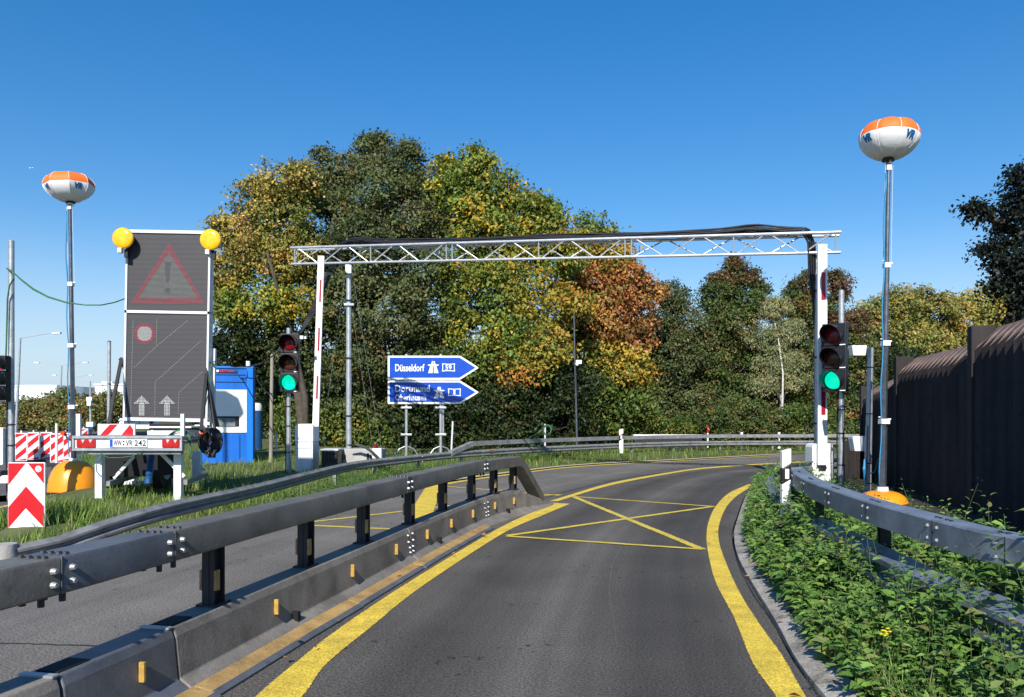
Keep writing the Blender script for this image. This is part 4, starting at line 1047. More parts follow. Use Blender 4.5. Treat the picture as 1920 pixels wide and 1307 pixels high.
# deck clutter
mb = MB(); tb(mb, 255, 342, 800, 803, .3, 1.3); tb(mb, 270, 338, 808, 816, .1, .8); tb(mb, 252, 300, 804, 812, .5, 1.2); mb.build('deck_plate', M['whitedirty'], vt)
mb = MB(); tb(mb, 258, 320, 795, 807, .35, .9); mb.build('drawbar_cover', M['black'], vt)
for a, b in ((142, 150), (338, 345)):
    mb = MB(); tb(mb, a, b, 776, 818, .0, .05); mb.build('stake', M['greypaint'], vt, bevel=.003)
# struts for the board
mb = MB(); mb.bar(P(228, 672, Db), T(190, 795, .2), .04, .05); mb.bar(P(226, 672, Db + .1), T(205, 795, 1.3), .04, .05); mb.bar(P(388, 690, Db), T(366, 808, .2), .04, .05); mb.bar(P(386, 690, Db - .05), T(372, 805, .6), .03, .04); mb.bar(P(393, 735, Db), P(408, 800, Db), .04, .05); mb.build('strut', M['black'], vt)
mb = MB(); mb.bar(B(-w2 - .02, .1, .12), B(-w2 - .02, 1.0, .12), .05, .06); mb.bar(B(w2 + .02, -.2, .12), B(w2 + .02, 1.1, .12), .05, .06); mb.box(B(0, -.08, .05), (1.2, .08, .06)); mb.build('upright', M['whitedirty'], vt)
mb = MB(); a = T(120, 812); mb.cyl(a, a + Vector((0, -.04, 0)), .035, .03, 12); a = T(364, 813, .3); mb.cyl(a, a + Vector((0, -.05, .02)), .04, .035, 12); mb.build('side_marker', mat('orange_red_marker', (.6, .06, .01), .3), vt)
mb = MB(); mb.tube([T(122, 812), T(126, 822), T(136, 826), T(142, 822)], .012, 6); mb.tube([T(364, 815, .3), T(358, 826, .2), T(350, 828), T(342, 826)], .014, 6); mb.build('marker_arm', M['cable'], vt)
# hose coils and cables
cl = thing('cable_coil', 'thick coil of black cable hung on the right side of the board trailer', 'cable coil', T(392, 845, .8))
mb = MB()
for k in range(9):
    c = P(386 + k * 2.1 + random.uniform(-1, 1), 826 + random.uniform(-2, 3), Dt + .55 + k * .02); ra = .165 + random.uniform(-.02, .02)
    tl_ = random.uniform(-.15, .15) + .9
    mb.tube([c + Vector((ra * .52 * math.cos(w), ra * .5 * math.cos(w) * .4, ra * math.sin(w))) for w in np.linspace(0, 2 * math.pi, 26)], .017, 6)
for k in range(4):
    mb.tube([P(384 + k * 6, 838, Dt + .6), P(386 + k * 5, 852, Dt + .55), P(390 + k * 4, 858, Dt + .55), P(396 + k * 3, 840, Dt + .6)], .014, 6)
mb.build('coil', M['cable'], cl, smooth=True)
gc = thing('green_cable', 'thin green cable looped over the right end of the trailer deck and hanging below it', 'cable', T(240, 850))
mb = MB()
for k in range(5):
    mb.tube([T(312 + k, 817, .05 + .02 * k), T(322 + k * 2, 809 - k, .06 + .03 * k), T(338, 808 - k * .5, .07 + .03 * k), T(348, 818 - k, .08), T(352 + k, 830, .08)], .007, 5)
mb.tube([T(192, 848, -.02), T(190, 862, -.04), T(178, 869, -.05), T(164, 866, -.05), T(157, 856, -.05), T(158, 846, -.03)], .009, 6)
mb.tube([T(192, 852, -.02), T(206, 858, -.04), T(228, 858, -.05), T(250, 855, -.04), T(266, 848, 0)], .007, 6)
mb.tube([T(352, 830, .08), T(353, 850, .1), T(350, 862, .1)], .007, 5)
mb.tube([P(380, 800, Db), P(388, 730, Db - .1), P(396, 690, Db - .1), P(397, 680, Db - .1), P(404, 677, Db), P(403, 684, Db)], .008, 5)
mb.build('cable_loops', M['greencable'], gc, smooth=True)
dc = thing('hanging_cable', 'dark cable sagging from the tall pole at the left edge to the warning board', 'cable', P(120, 560, 12))
mb = MB()
for k in range(2):
    mb.tube([P(13, 503 + k, 12.1), P(22, 508, 12.), P(40, 524 + k * 1.5, 12), P(62, 541 + k * 2, 11.9), P(90, 556 + k * 1.5, 11.9), P(125, 567 + k, 11.8), P(160, 572, 11.8), P(190, 572, 11.75), P(215, 567, 11.75), P(237, 559, Db)], .009, 6)
mb.tube([P(14, 504, 12.05), P(24, 512, 12), P(26, 522, 12), P(18, 535, 12), P(14, 560, 12.03), P(12, 640, 12.03), P(10, 700, 12.05)], .012, 6)
mb.build('cable', M['greencable'], dc, smooth=True)
c2 = thing('hanging_cable', 'black cable sagging from the traffic light post over the blue cabin to the trailer', 'cable', P(470, 690, 17))
mb = MB(); mb.tube([P(532, 640, 16.5), P(520, 660, 16.6), P(505, 672, 16.4), P(488, 682, 17.2), P(468, 687, 18.9), P(440, 688, 18.9), P(420, 683, 15.5), P(405, 675, 12.5), P(397, 680, Db)], .016, 6); mb.tube([P(475, 690, 18.5), P(482, 710, 18.3), P(492, 727, 18), P(503, 738, 17.6), P(512, 738, 17.3)], .012, 6)
mb.build('cable', M['cable'], c2, smooth=True)

# ================================================================== CHEVRON PANEL, DELINEATORS
Dc = 8.5
ch = thing('chevron_sign', 'red and white chevron panel standing behind the low rail at the left edge', 'chevron sign', Vector(((49 - CX) / F * Dc, Dc, -.05)))
a = P(14, 996, Dc); b = P(84, 867, Dc); cw = b.x - a.x; chh = b.z - a.z
mb = MB(); mb.box(((a.x + b.x) / 2, Dc + .015, (a.z + b.z) / 2), (cw, .03, chh)); mb.build('panel', M['signwhite'], ch, bevel=.012)
def CHp(x, y): return (a.x + cw * (.025 + .95 * x), b.z - chh * (.012 + .976 * y))
mb = MB()
for poly in ([(0, .0), (.49, 0), (0, .325)], [(.55, 0), (1, 0), (1, .305)], [(.5, .345), (1, .64), (1, .955), (.49, .67), (0, .965), (0, .655)]): mb.plate([CHp(*p) for p in poly], Dc - .003, Dc - .0005)
mb.build('red_chevron', M['red'], ch)
mb = MB(); q = CHp(.85, .085); mb.cyl((q[0], Dc - .0045, q[1]), (q[0], Dc - .0032, q[1]), .034, .034, 24); em = mb.build('emblem', M['signwhite'], ch)
mb = MB(); mb.tube([(q[0] + .018 * math.cos(w) * (1 if w < 3.2 else -1) , Dc - .0052, q[1] + (.012 if w < 3.2 else -.012) + .010 * math.sin(w)) for w in np.linspace(.3, 6.0, 20)], .0032, 5); mb.build('emblem_mark', M['red'], em)
mb = MB(); mb.cyl(((a.x + b.x) / 2, Dc + .045, -.05), ((a.x + b.x) / 2, Dc + .045, b.z - .1), .022, .022, 10); mb.build('post', M['galv'], ch)
mb = MB(); mb.box(((a.x + b.x) / 2, Dc + .06, -.01), (.5, .35, .08)); mb.build('foot', M['rubber'], ch, bevel=.01)

def delineator(label, w, h):
    rt = thing('beacon_board', label, 'delineator', (0, 0, 0), 'row of red and white beacon boards along the motorway')
    mb = MB(); mb.box((0, 0, .10 + h / 2), (w, .035, h)); bd = mb.build('board', M['signwhite'], rt, bevel=.02, local=True)
    mb = MB(); s_ = h / 2.45
    for k in range(-1, 4):
        z0 = .10 + k * s_ * 1.02; x0, x1 = -w * .44, w * .44; poly = []
        pts = [(x0, z0), (x1, z0 + w * .75), (x1, z0 + w * .75 + s_ * .5), (x0, z0 + s_ * .5)]
        lo, hi = .10 + h * .03, .10 + h * .97
        cl_ = [(x, min(max(z, lo), hi)) for x, z in pts]
        if max(z for x, z in cl_) - min(z for x, z in cl_) < .02: continue
        mb.plate(cl_, -.021 - .0001 * k, -.0175)
    mb.build('red_stripes', M['red'], bd, local=True)
    mb = MB(); mb.box((0, .05, .05), (w * 1.3, .5, .10)); mb.build('foot', M['rubber'], rt, bevel=.015, local=True)
    mb = MB(); mb.cyl((0, 0, .10 + h), (0, 0, .10 + h + .07), .02, .02, 8); mb.build('lamp_stub', M['white'], rt, local=True)
    return rt
dl0 = None
for k, (px, D, yaw, lab) in enumerate(((40, 22.3, .0, 'red and white beacon board nearest the pole with the red traffic light'), (63, 23.0, .05, 'red and white beacon board third from the left edge in the row'),
        (87, 23.2, .1, 'red and white beacon board just left of the thin white stake'), (107, 21.6, .3, 'turned red and white beacon board overlapped by a thin white stake'),
        (123, 22.4, .0, 'red and white beacon board partly behind the orange dome and balloon mast'), (8, 24.5, .0, 'red and white beacon board at the left edge behind the pole'), (157, 30, .1, 'small distant red and white beacon board above the trailer bumper'))):
    if dl0 is None: o = delineator(lab, .34, .80); dl0 = o
    else: o = dup(dl0)
    o['label'] = lab; o.location = ((px - CX) / F * D, D, -.13 if D < 29 else -.13); o.rotation_euler = (0, 0, yaw)
st = thing('marker_stake', 'thin white stake among the red and white beacon boards', 'stake', Vector(((106 - CX) / F * 20.5, 20.5, -.13)))
mb = MB(); mb.cyl(P(106, 868, 20.5), P(106, 794, 20.5), .035, .03, 10); mb.build('pole', M['white'], st); mb = MB(); mb.cyl(Vector(((106 - CX) / F * 20.5, 20.5, -.13)), Vector(((106 - CX) / F * 20.5, 20.5, -.06)), .14, .1, 14); mb.build('foot', M['rubber'], st)

# ================================================================== BLUE CABIN etc.
Dk = 19.3; kk_ = F / Dk
cab = thing('site_cabin', 'blue site cabin with white panel and small window behind the trailer', 'cabin', Vector(((474.5 - CX) / F * Dk, Dk, 0)), rz=.27)
x0, x1 = P(380, 0, Dk).x, P(474.5, 0, Dk).x; zt_ = P(0, 691, Dk).z; zb_ = P(0, 877, Dk).z; xw = P(463, 0, Dk).x
mb = MB(); mb.box(((x0 + x1) / 2, Dk + .60, (zt_ + zb_) / 2), (x1 - x0, 1.16, zt_ - zb_)); mb.build('body', M['cabinblue'], cab, bevel=.02)
mb = MB(); mb.box(((xw + x1) / 2 + .002, Dk + .01, (zt_ + zb_) / 2), (x1 - xw, .06, zt_ - zb_ - .01)); mb.box(((x0 + x1) / 2, Dk + .6, zt_ + .02), (x1 - x0 + .04, 1.22, .05)); mb.build('frame', M['cabinblue2'], cab, bevel=.01)
def kb_(mb, a, b, c, d, y0, y1): p = P(a, d, Dk); q = P(b, c, Dk); mb.box(((p.x + q.x) / 2, Dk + (y0 + y1) / 2, (p.z + q.z) / 2), (q.x - p.x, y1 - y0, q.z - p.z))
mb = MB(); kb_(mb, 384, 463, 731, 811, -.006, .03); mb.build('white_panel', M['white'], cab)
mb = MB(); kb_(mb, 384, 462, 702.5, 703.5, .0, .03); kb_(mb, 384, 462, 716, 717, .0, .03); kb_(mb, 450, 451, 815, 870, .0, .03); mb.build('groove', M['darkblue'], cab)
mb = MB(); kb_(mb, 398, 450, 780.5, 800, -.012, .0); wn = mb.build('window', M['black'], cab); mb = MB(); kb_(mb, 412, 443, 784, 800.5, -.018, -.013); mb.build('pane', M['glass'], wn)
mb = MB(); kb_(mb, 409, 446, 694, 699, -.012, .019); sl = mb.build('label_plate', M['darkblue'], cab); mb = MB(); kb_(mb, 410, 414, 694.5, 698.5, -.016, -.013); mb.build('white_mark', M['white'], sl); mb = MB(); pxpoly(mb, [(416, 698.7), (424, 698.7), (428, 696), (440, 695.2), (440, 698), (430, 698.3), (426, 694.3), (418, 695)], Dk, Dk - .014); mb.build('red_mark', M['red'], sl)
mb = MB(); mb.tube([P(463, 694, Dk - .02), P(464, 704, Dk - .03), P(460, 710, Dk - .03), P(452, 709, Dk - .03), P(444, 700, Dk - .02)], .008, 5); mb.build('lead', M['cable'], cab)
mb = MB(); c = P(470, 688, Dk + .2); mb.cyl(c, c + Vector((0, 0, .14)), .05, .05, 12); mb.build('lamp', M['white'], cab)
mb = MB(); kb_(mb, 448, 458, 876, 882, .05, .4); kb_(mb, 384, 394, 876, 882, .05, .4); mb.build('skid', M['concrete'], cab)
# second smaller cabin behind
D2 = 23.5
cb2 = thing('site_tank', 'grey topped dark blue upright tank behind the right edge of the blue cabin', 'tank', Vector(((480 - CX) / F * D2, D2, .1)))
c = P(481, 842, D2); t = P(481, 770, D2); mb = MB(); mb.cyl(c, t, .155, .155, 22); mb.build('drum', M['darkblue'], cb2, smooth='auto')
mb = MB(); mb.lathe(t, [(.156, 0), (.156, .16), (.12, .22), (.02, .235)], 22); mb.build('lid', M['greypaint'], cb2, smooth='auto')
mb = MB(); mb.bar(P(474, 842, D2 - .17), P(475, 784, D2 - .17), .03, .08); mb.build('white_label', M['white'], cb2)
# wooden post
D3 = 19.2; b0 = Vector(((508 - CX) / F * D3, D3, .0))
wp = thing('wooden_post', 'weathered wooden post standing in the grass right of the blue cabin', 'post', b0)
mb = MB(); mb.cyl(P(507.5, 880, D3), P(510, 667, D3), .048, .04, 12); mb.build('shaft', M['wood'], wp, smooth='auto'); mb = MB(); mb.cyl(P(510, 667, D3), P(510, 664, D3), .04, .02, 12); mb.cyl(P(510, 680, D3), P(510, 682, D3), .046, .046, 12); mb.build('cap', M['wood'], wp)
ws = thing('white_stake', 'short white stake in the grass between wooden post and traffic light', 'stake', Vector(((518 - CX) / F * 21, 21, .1)))
mb = MB(); mb.box(P(518, 831, 21), (.05, .03, .42)); mb.build('shaft', M['white'], ws); mb = MB(); mb.box(P(518, 815, 20.98), (.08, .03, .06)); mb.build('head', M['white'], ws)

# ballast and generator at the foot of the left mast
bl = thing('ballast_block', 'grey concrete ballast block with lifting slots at the foot of the left gantry mast', 'ballast block', P(670, 868, 17))
mb = MB(); a = P(634, 872, 17.2); b = P(716, 842, 17.2); mb.box(((a.x + b.x) / 2, 17.5, (a.z + b.z) / 2), (b.x - a.x, .6, b.z - a.z)); mb.build('block', M['concrete'], bl, bevel=.02)
for px in (642, 690): 
    mb = MB(); q = P(px, 857, 17.2); mb.box((q.x, 17.195, q.z), (.05, .02, .16)); mb.box((q.x + .06, 17.195, q.z), (.03, .02, .10)); mb.build('lifting_slot', M['black'], bl)
b3 = thing('battery_box', 'low black box between the white boom cabinet and the concrete ballast', 'box', P(617, 880, 16.6))
mb = MB(); a = P(601, 885, 16.6); b = P(632, 845, 16.6); mb.box(((a.x + b.x) / 2, 16.9, (a.z + b.z) / 2), (b.x - a.x, .5, b.z - a.z)); mb.build('case', M['black'], b3, bevel=.02); mb = MB(); mb.box(((a.x + b.x) / 2 + .06, 16.64, b.z - .14), (.2, .03, .08)); mb.box(((a.x + b.x) / 2 + .06, 16.64, b.z - .30), (.2, .03, .08)); mb.build('handle', M['post'], b3, bevel=.01); mb = MB(); mb.box(((a.x + b.x) / 2, 16.9, b.z + .015), (b.x - a.x + .03, .53, .03)); mb.build('lid', M['greypaint'], b3)
bh = thing('cable_run', 'black cables arching from the left gantry mast over the ballast block', 'cables', P(690, 850, 17))
mb = MB()
for k in range(4): mb.tube([P(652 + k * 2, 835, 16.9), P(668, 832 + k, 16.9), P(685, 837 + k, 16.9), P(700, 848 + k, 16.9), P(712, 860 + k, 16.9), P(716, 872, 16.9)], .016, 6)
mb.build('cables', M['cable'], bh, smooth=True)
rb = thing('warning_lamp', 'small white box with a red lamp on top beside the ballast block', 'warning lamp', P(706, 850, 17.3))
mb = MB(); mb.box(P(708, 850, 17.05), (.2, .2, .22)); mb.build('case', M['whitedirty'], rb, bevel=.01); mb = MB(); q = P(704, 840, 17.05); mb.cyl(q, q + Vector((0, 0, .08)), .05, .03, 12); mb.build('lamp', M['lensred'], rb)

# ================================================================== DIRECTION SIGN
Ds = 21.2; ks = F / Ds
sg = thing('direction_sign', 'two blue arrow shaped motorway signs on two steel posts in front of the trees', 'road sign', Vector(((794 - CX) / F * Ds, Ds, .1)))
def arrow(y0, y1): return [(727, y0), (863, y0), (898, (y0 + y1) / 2), (863, y1), (727, y1)]
def sp(pts): return [(P(x, y, Ds).x, P(x, y, Ds).z) for x, y in pts]
def inset(y0, y1, d=3.6): return [(727 + d, y0 + d), (863 - d * .4, y0 + d), (898 - d * 1.75, (y0 + y1) / 2), (863 - d * .4, y1 - d), (727 + d, y1 - d)]
def rounded(poly, r=.03):
    out = []; n = len(poly)
    for i in range(n):
        p0, p1, p2 = Vector(poly[i - 1]), Vector(poly[i]), Vector(poly[(i + 1) % n]); a = (p0 - p1).normalized() * r; b = (p2 - p1).normalized() * r
        for t in (0, .33, .67, 1): q = (1 - t) ** 2 * (p1 + a) + 2 * t * (1 - t) * p1 + t * t * (p1 + b); out.append((q.x, q.y))
    return out
def autobahn(mb, cx, cy, s, y):
    # road narrowing to the horizon with an overbridge
    for sx in (-1, 1):
        mb.plate(sp([(cx + sx * .6 * s, cy + 5.6 * s), (cx + sx * 5.2 * s, cy + 5.6 * s), (cx + sx * 3.0 * s, cy - 1.0 * s), (cx + sx * .5 * s, cy - 1.0 * s)][::sx]), y - .003, y)
        mb.plate(sp([(cx + sx * .4 * s, cy - 2.9 * s), (cx + sx * 2.2 * s, cy - 2.9 * s), (cx + sx * 1.3 * s, cy - 6.2 * s), (cx + sx * .3 * s, cy - 6.2 * s)][::sx]), y - .003, y)
    mb.plate(sp([(cx - 5.4 * s, cy - 2.9 * s), (cx + 5.4 * s, cy - 2.9 * s), (cx + 5.4 * s, cy - 2.2 * s), (cx + 2.9 * s, cy - 1.1 * s), (cx - 2.9 * s, cy - 1.1 * s), (cx - 5.4 * s, cy - 2.2 * s)]), y - .0035, y - .0005)
def numbox(mb, cx, cy, w, h, s, y, tx):
    o = sp([(cx - w, cy - h), (cx, cy - h * .88), (cx + w, cy - h), (cx + w * .94, cy), (cx + w, cy + h), (cx, cy + h * .88), (cx - w, cy + h), (cx - w * .94, cy)]); i_ = sp([(cx + (q[0] - cx) * .86, cy + (q[1] - cy) * .76) for q in [(cx - w, cy - h), (cx, cy - h * .88), (cx + w, cy - h), (cx + w * .94, cy), (cx + w, cy + h), (cx, cy + h * .88), (cx - w, cy + h), (cx - w * .94, cy)]])
    n = 8; mb.add([Vector((x, y, z)) for x, z in o + i_], [(k, (k + 1) % n, n + (k + 1) % n, n + k) for k in range(n)])
    fitpx(mb, s, cx - tx, cx + tx, cy - h * .58, cy + h * .58, Ds, y, .018)
for y0, y1, words in ((667, 712, (('Düsseldorf', 741, 796, 682.5, 696.5),)), (713.5, 757.5, (('Dortmund', 741, 806, 722, 735), ('Oberhausen', 741, 799, 739.5, 751)))):
    mb = MB(); mb.plate(rounded(sp(arrow(y0, y1))), Ds - .004, Ds + .03); pn = mb.build('arrow_panel', M['signwhite'], sg)
    mb = MB(); mb.plate(rounded(sp(inset(y0, y1)), .02), Ds - .0065, Ds - .0045); mb.build('blue_field', M['signblue'], pn)
    mb = MB(); yy = Ds - .0085
    for s_, a, b, c, d in words: fitpx(mb, s_, a, b, c, d, Ds, yy, .022)
    if y0 < 700: autobahn(mb, 812.5, 689, 1.9, yy); numbox(mb, 841, 689, 12.2, 7.6, '59', yy, 6.)
    else: autobahn(mb, 823.5, 736.5, 1.8, yy); numbox(mb, 852, 735.5, 12, 7.2, '1', yy, 1.8)
    mb.build('lettering', M['signwhite'], pn)
for px in (762, 826.5):
    mb = MB(); a = P(px, 852, Ds + .06); b = P(px, 664, Ds + .06); mb.cyl(Vector((a.x, a.y, 0)), b, .04, .04, 12)
    if px > 800: mb.cyl(P(px + 4.5, 815, Ds + .06), P(px + 4.5, 700, Ds + .06), .025, .025, 10)
    ps = mb.build('post', M['galv'], sg, smooth='auto')
    for y in (764.5, 815): mb = MB(); q = P(px, y, Ds + .02); mb.box(q, (.30, .05, .055)); mb.build('cross_bracket', M['galv'], ps, bevel=.01)
    mb = MB(); f = P(px, 836, Ds + .06)
    for dx, dy in ((-.30, -.1), (.30, .1), (-.1, .4)): mb.tube([f, f + Vector((dx * .6, dy * .6, -.08)), f + Vector((dx, dy, -.25)), f + Vector((dx * 1.05, dy * 1.05, -.6))], .018, 6)
    mb.build('foot_frame', M['galv'], ps)
sp_ = thing('small_post', 'thin white bent post with a wire right of the direction sign', 'post', P(846, 845, 21.3))
mb = MB(); mb.cyl(P(846, 852, 19.6), P(849, 790, 19.6), .025, .022, 8); mb.build('shaft', M['greypaint'], sp_); mb = MB(); mb.tube([P(849, 790, 19.6), P(845, 783, 19.5), P(835, 774, 19.3)], .008, 5); mb.tube([P(849, 792, 19.6), P(865, 806, 20.2), P(885, 818, 20.8), P(905, 827, 21.4)], .006, 5); mb.build('wire', M['greencable'], sp_)
gp = thing('small_post', 'thin pale green post with a green cable coil behind the far rail', 'post', P(1022, 830, 23))
mb = MB(); mb.cyl(P(1022, 836, 23), P(1022, 795, 23), .025, .025, 8); mb.build('shaft', M['greypaint'], gp); mb = MB()
for k in range(4): c = P(1026, 806, 22.95); mb.tube([c + Vector(((.10 + .01 * k) * math.cos(w), .01 * k, (.13 + .01 * k) * math.sin(w))) for w in np.linspace(0, 6.28, 18)], .007, 5)
mb.tube([P(1022, 800, 23), P(1005, 814, 22.8), P(990, 822, 22.6), P(975, 826, 22.6)], .006, 5); mb.build('cable_coil', M['greencable'], gp)
cp = thing('camera_pole', 'tall thin camera pole in front of the orange tree', 'camera pole', Vector(((1081 - CX) / F * 24.5, 24.5, .1)))
mb = MB(); mb.cyl(P(1082, 838, 24.5), P(1076, 588, 24.5), .038, .022, 10); mb.build('pole', M['mast'], cp, smooth='auto'); mb = MB(); q = P(1085, 679, 24.4); mb.box(q, (.18, .14, .12)); mb.cyl(q + Vector((-.06, -.06, -.05)), q + Vector((-.06, -.14, -.07)), .05, .05, 12); mb.build('camera', M['white'], cp, bevel=.01); mb = MB(); mb.tube([P(1078, 600, 24.45), P(1079, 700, 24.45), P(1078, 780, 24.45), P(1070, 808, 24.4), P(1055, 820, 24.4)], .006, 5); mb.build('wire', M['cable'], cp)

# ================================================================== GUIDE POSTS
def guidepost(label, px, ytop, ybot, D, wpx, zb, tilt=0.):
    b = Vector(((px - CX) / F * D, D, zb)); rt = thing('guide_post', label, 'guide post', b, 'guide posts along the ramp')
    w = wpx / F * D; zt_ = EYE + (HOR - ytop) / F * D; hvis = (ybot - ytop) / F * D; z1 = zt_ - hvis * .42; z2 = zt_ - hvis * .80
    def sec(z0, z1, m, nm, par, sl0=0, sl1=0, y=0.): 
        mb = MB(); x0, x1 = b.x - w / 2, b.x + w / 2
        mb.plate([(x0, z0), (x1, z0 + sl0), (x1, z1 + sl1), (x0, z1)], D, D + w * .8); return mb.build(nm, m, par, bevel=w * .08)
    sl = w * .6
    sec(zb, z2 - .001, M['white'], 'lower_body', rt, 0, sl); bd = sec(z2, z1 - .001, M['black'], 'black_band', rt, sl, sl); sec(z1, zt_, M['white'], 'cap', rt, sl, w * .3)
    mb = MB(); mb.box((b.x, D - .004, (z1 + z2) / 2 + sl / 2), (w * .42, .006, (z1 - z2) * .62)); mb.build('reflector', M['white'], bd)
    return rt
guidepost('white guide post with black band at the end of the near box beam', 1475.5, 846, 924, 7.15, 17, .0)
guidepost('white guide post with black band behind the far rail, below the orange tree', 1165, 806, 832, 24.2, 7.5, .1)
for px, D, lab in ((1391, 27.2, 'small white guide post top above the far rail, left of the birch trunk'), (1461, 27.6, 'small white guide post top above the far rail, in front of the birch trunk')):
    guidepost(lab, px, 811.5, 836, D, 4.6, .1)
rp = thing('hydrant_marker', 'short red and white post behind the far rail in front of the dark hedge', 'marker post', P(1327, 820, 28))
mb = MB(); mb.cyl(P(1327, 840, 28), P(1327, 812, 28), .03, .03, 10); mb.build('shaft', M['white'], rp); mb = MB(); mb.cyl(P(1327, 811.8, 28), P(1327, 800, 28), .032, .032, 10); mb.build('red_top', M['red'], rp); mb = MB(); mb.cyl(P(1327, 803, 27.96), P(1330, 807, 27.93), .04, .035, 8); mb.build('red_cap', M['red'], rp)
lw = thing('low_wall', 'low dark wall with a white top just behind the far rail', 'wall', P(1250, 840, 27.5))
mb = MB(); a = P(1190, 842, 27.4); b = P(1318, 815, 27.4); mb.box(((a.x + b.x) / 2, 27.6, (a.z + b.z) / 2 - .06), (b.x - a.x, .25, b.z - a.z - .12)); mb.build('body', M['post'], lw, bevel=.02); mb = MB(); mb.box(((a.x + b.x) / 2, 27.6, b.z - .045), (b.x - a.x + .06, .32, .09)); mb.build('coping', M['bwhite'], lw)

# ================================================================== RIGHT SIDE POLES
dp = thing('detector_pole', 'thick galvanised pole with a detector box on its arm, between traffic light and fence', 'pole', Vector(((1627 - CX) / F * 11.6, 11.6, 0)))
mb = MB(); mb.cyl(P(1627, 938, 11.6), P(1632, 652, 11.6), .047, .045, 14); pl = mb.build('pole', M['galv'], dp, smooth='auto')
mb = MB()
for y in (690, 777, 870, 907): mb.cyl(P(1627 + (938 - y) * .017, y, 11.6), P(1627 + (938 - y) * .017, y - 2, 11.6), .05, .05, 14)
mb.build('strap', M['black'], pl)
mb = MB(); mb.bar(P(1632, 655, 11.6), P(1590, 653, 11.6), .03, .03); a = P(1597, 656, 11.5); mb.plate([(a.x - .01, a.z - .09), (a.x + .17, a.z - .09), (a.x + .19, a.z + .06), (a.x - .03, a.z + .06)], 11.42, 11.56); mb.build('detector', M['greypaint'], dp, bevel=.008)
mb = MB(); a = P(1598, 818, 11.7); b = P(1632, 846, 11.7); mb.plate([(a.x + .03, b.z), (b.x - .04, b.z), (b.x - .04, a.z), (a.x, a.z), (a.x, a.z - .04)], 11.68, 11.85); mb.build('junction_box', M['greypaint'], dp, bevel=.008)
mb = MB(); mb.cyl(P(1621, 930, 11.55), P(1625, 798, 11.55), .018, .018, 10); mb.build('stay', M['galv'], dp)
mb = MB(); mb.tube([P(1622, 862, 11.5), P(1620, 880, 11.45), P(1622, 900, 11.5)], .02, 6); mb.tube([P(1626, 870, 11.5), P(1632, 888, 11.4), P(1640, 885, 11.2), P(1647, 860, 11)], .008, 5); mb.build('blue_cable', M['bluecable'], dp)

# ================================================================== NOISE FENCE
nf = thing('timber_fence', 'tall dark timber noise fence with sloping cap coloured as sunlit along the right verge', 'fence', Vector((5.5, 10, 0)))
def wl(Y): return Vector((3.46 + .23 * Y, Y, 0))
tw = (wl(10) - wl(9)).normalized(); nw = Vector((-tw.y, tw.x, 0))     # towards the road
def panel(Y0, Y1, zr0, zr1):
    L = (wl(Y1) - wl(Y0)).length; n = max(3, int(L / .22)); vs = []; fs = []
    for i in range(n * 2 + 1):
        f = i / (n * 2); p = wl(Y0 + (Y1 - Y0) * f); zr = zr0 + (zr1 - zr0) * f; d = .10 if i % 2 else 0.
        if i % 2: p = p + tw * (.085)
        zf = zr - .27 + (.10 - d) * 1.3
        vs += [p + nw * d + Vector((0, 0, -.1)), p + nw * d + Vector((0, 0, zf)), p - nw * .16 + Vector((0, 0, zr)), p - nw * .24 + Vector((0, 0, zr)), p - nw * .24 + Vector((0, 0, -.1))]
    mb = MB(); b = MB()
    m_ = n * 2 + 1
    for i in range(m_ - 1):
        a, c = i * 5, i * 5 + 5
        fs.append(((a, c, c + 1, a + 1), 0)); fs.append(((a + 1, c + 1, c + 2, a + 2), 1)); fs.append(((a + 2, c + 2, c + 3, a + 3), 1)); fs.append(((a + 3, c + 3, c + 4, a + 4), 0))
    mb.add(vs, [q for q, _ in fs]); mb.m = [k for _, k in fs]
    mb.build('panel', [M['wall'], M['wallcap']], nf)
def fpost(Y, z, w=.16):
    p = wl(Y); R = Matrix((tw, nw, Vector((0, 0, 1)))).transposed(); mb = MB(); mb.box(p + nw * .0 + Vector((0, 0, z / 2 - .05)), (w, .27, z + .1), R); mb.build('post', M['wall'], nf, bevel=.01)
panel(2.5, 5.8, 2.31, 2.31); panel(5.8, 9.40, 2.31, 2.31); panel(9.52, 12.9, 2.17, 2.20); panel(13.05, 15.6, 2.0, 1.83)
mb = MB(); a_ = P(1586, 0, 14.7); a_.z = 0; e_ = wl(15.3); mb.box(((a_ + e_) / 2) + Vector((0, 0, .34)), ((e_ - a_).length, .1, .90), Matrix.Rotation(math.atan2(e_.y - a_.y, e_.x - a_.x), 3, 'Z')); mb.build('low_panel', M['wall'], nf)
fpost(5.8, 2.33); fpost(9.46, 2.33); fpost(12.97, 2.22); fpost(15.66, 1.84)

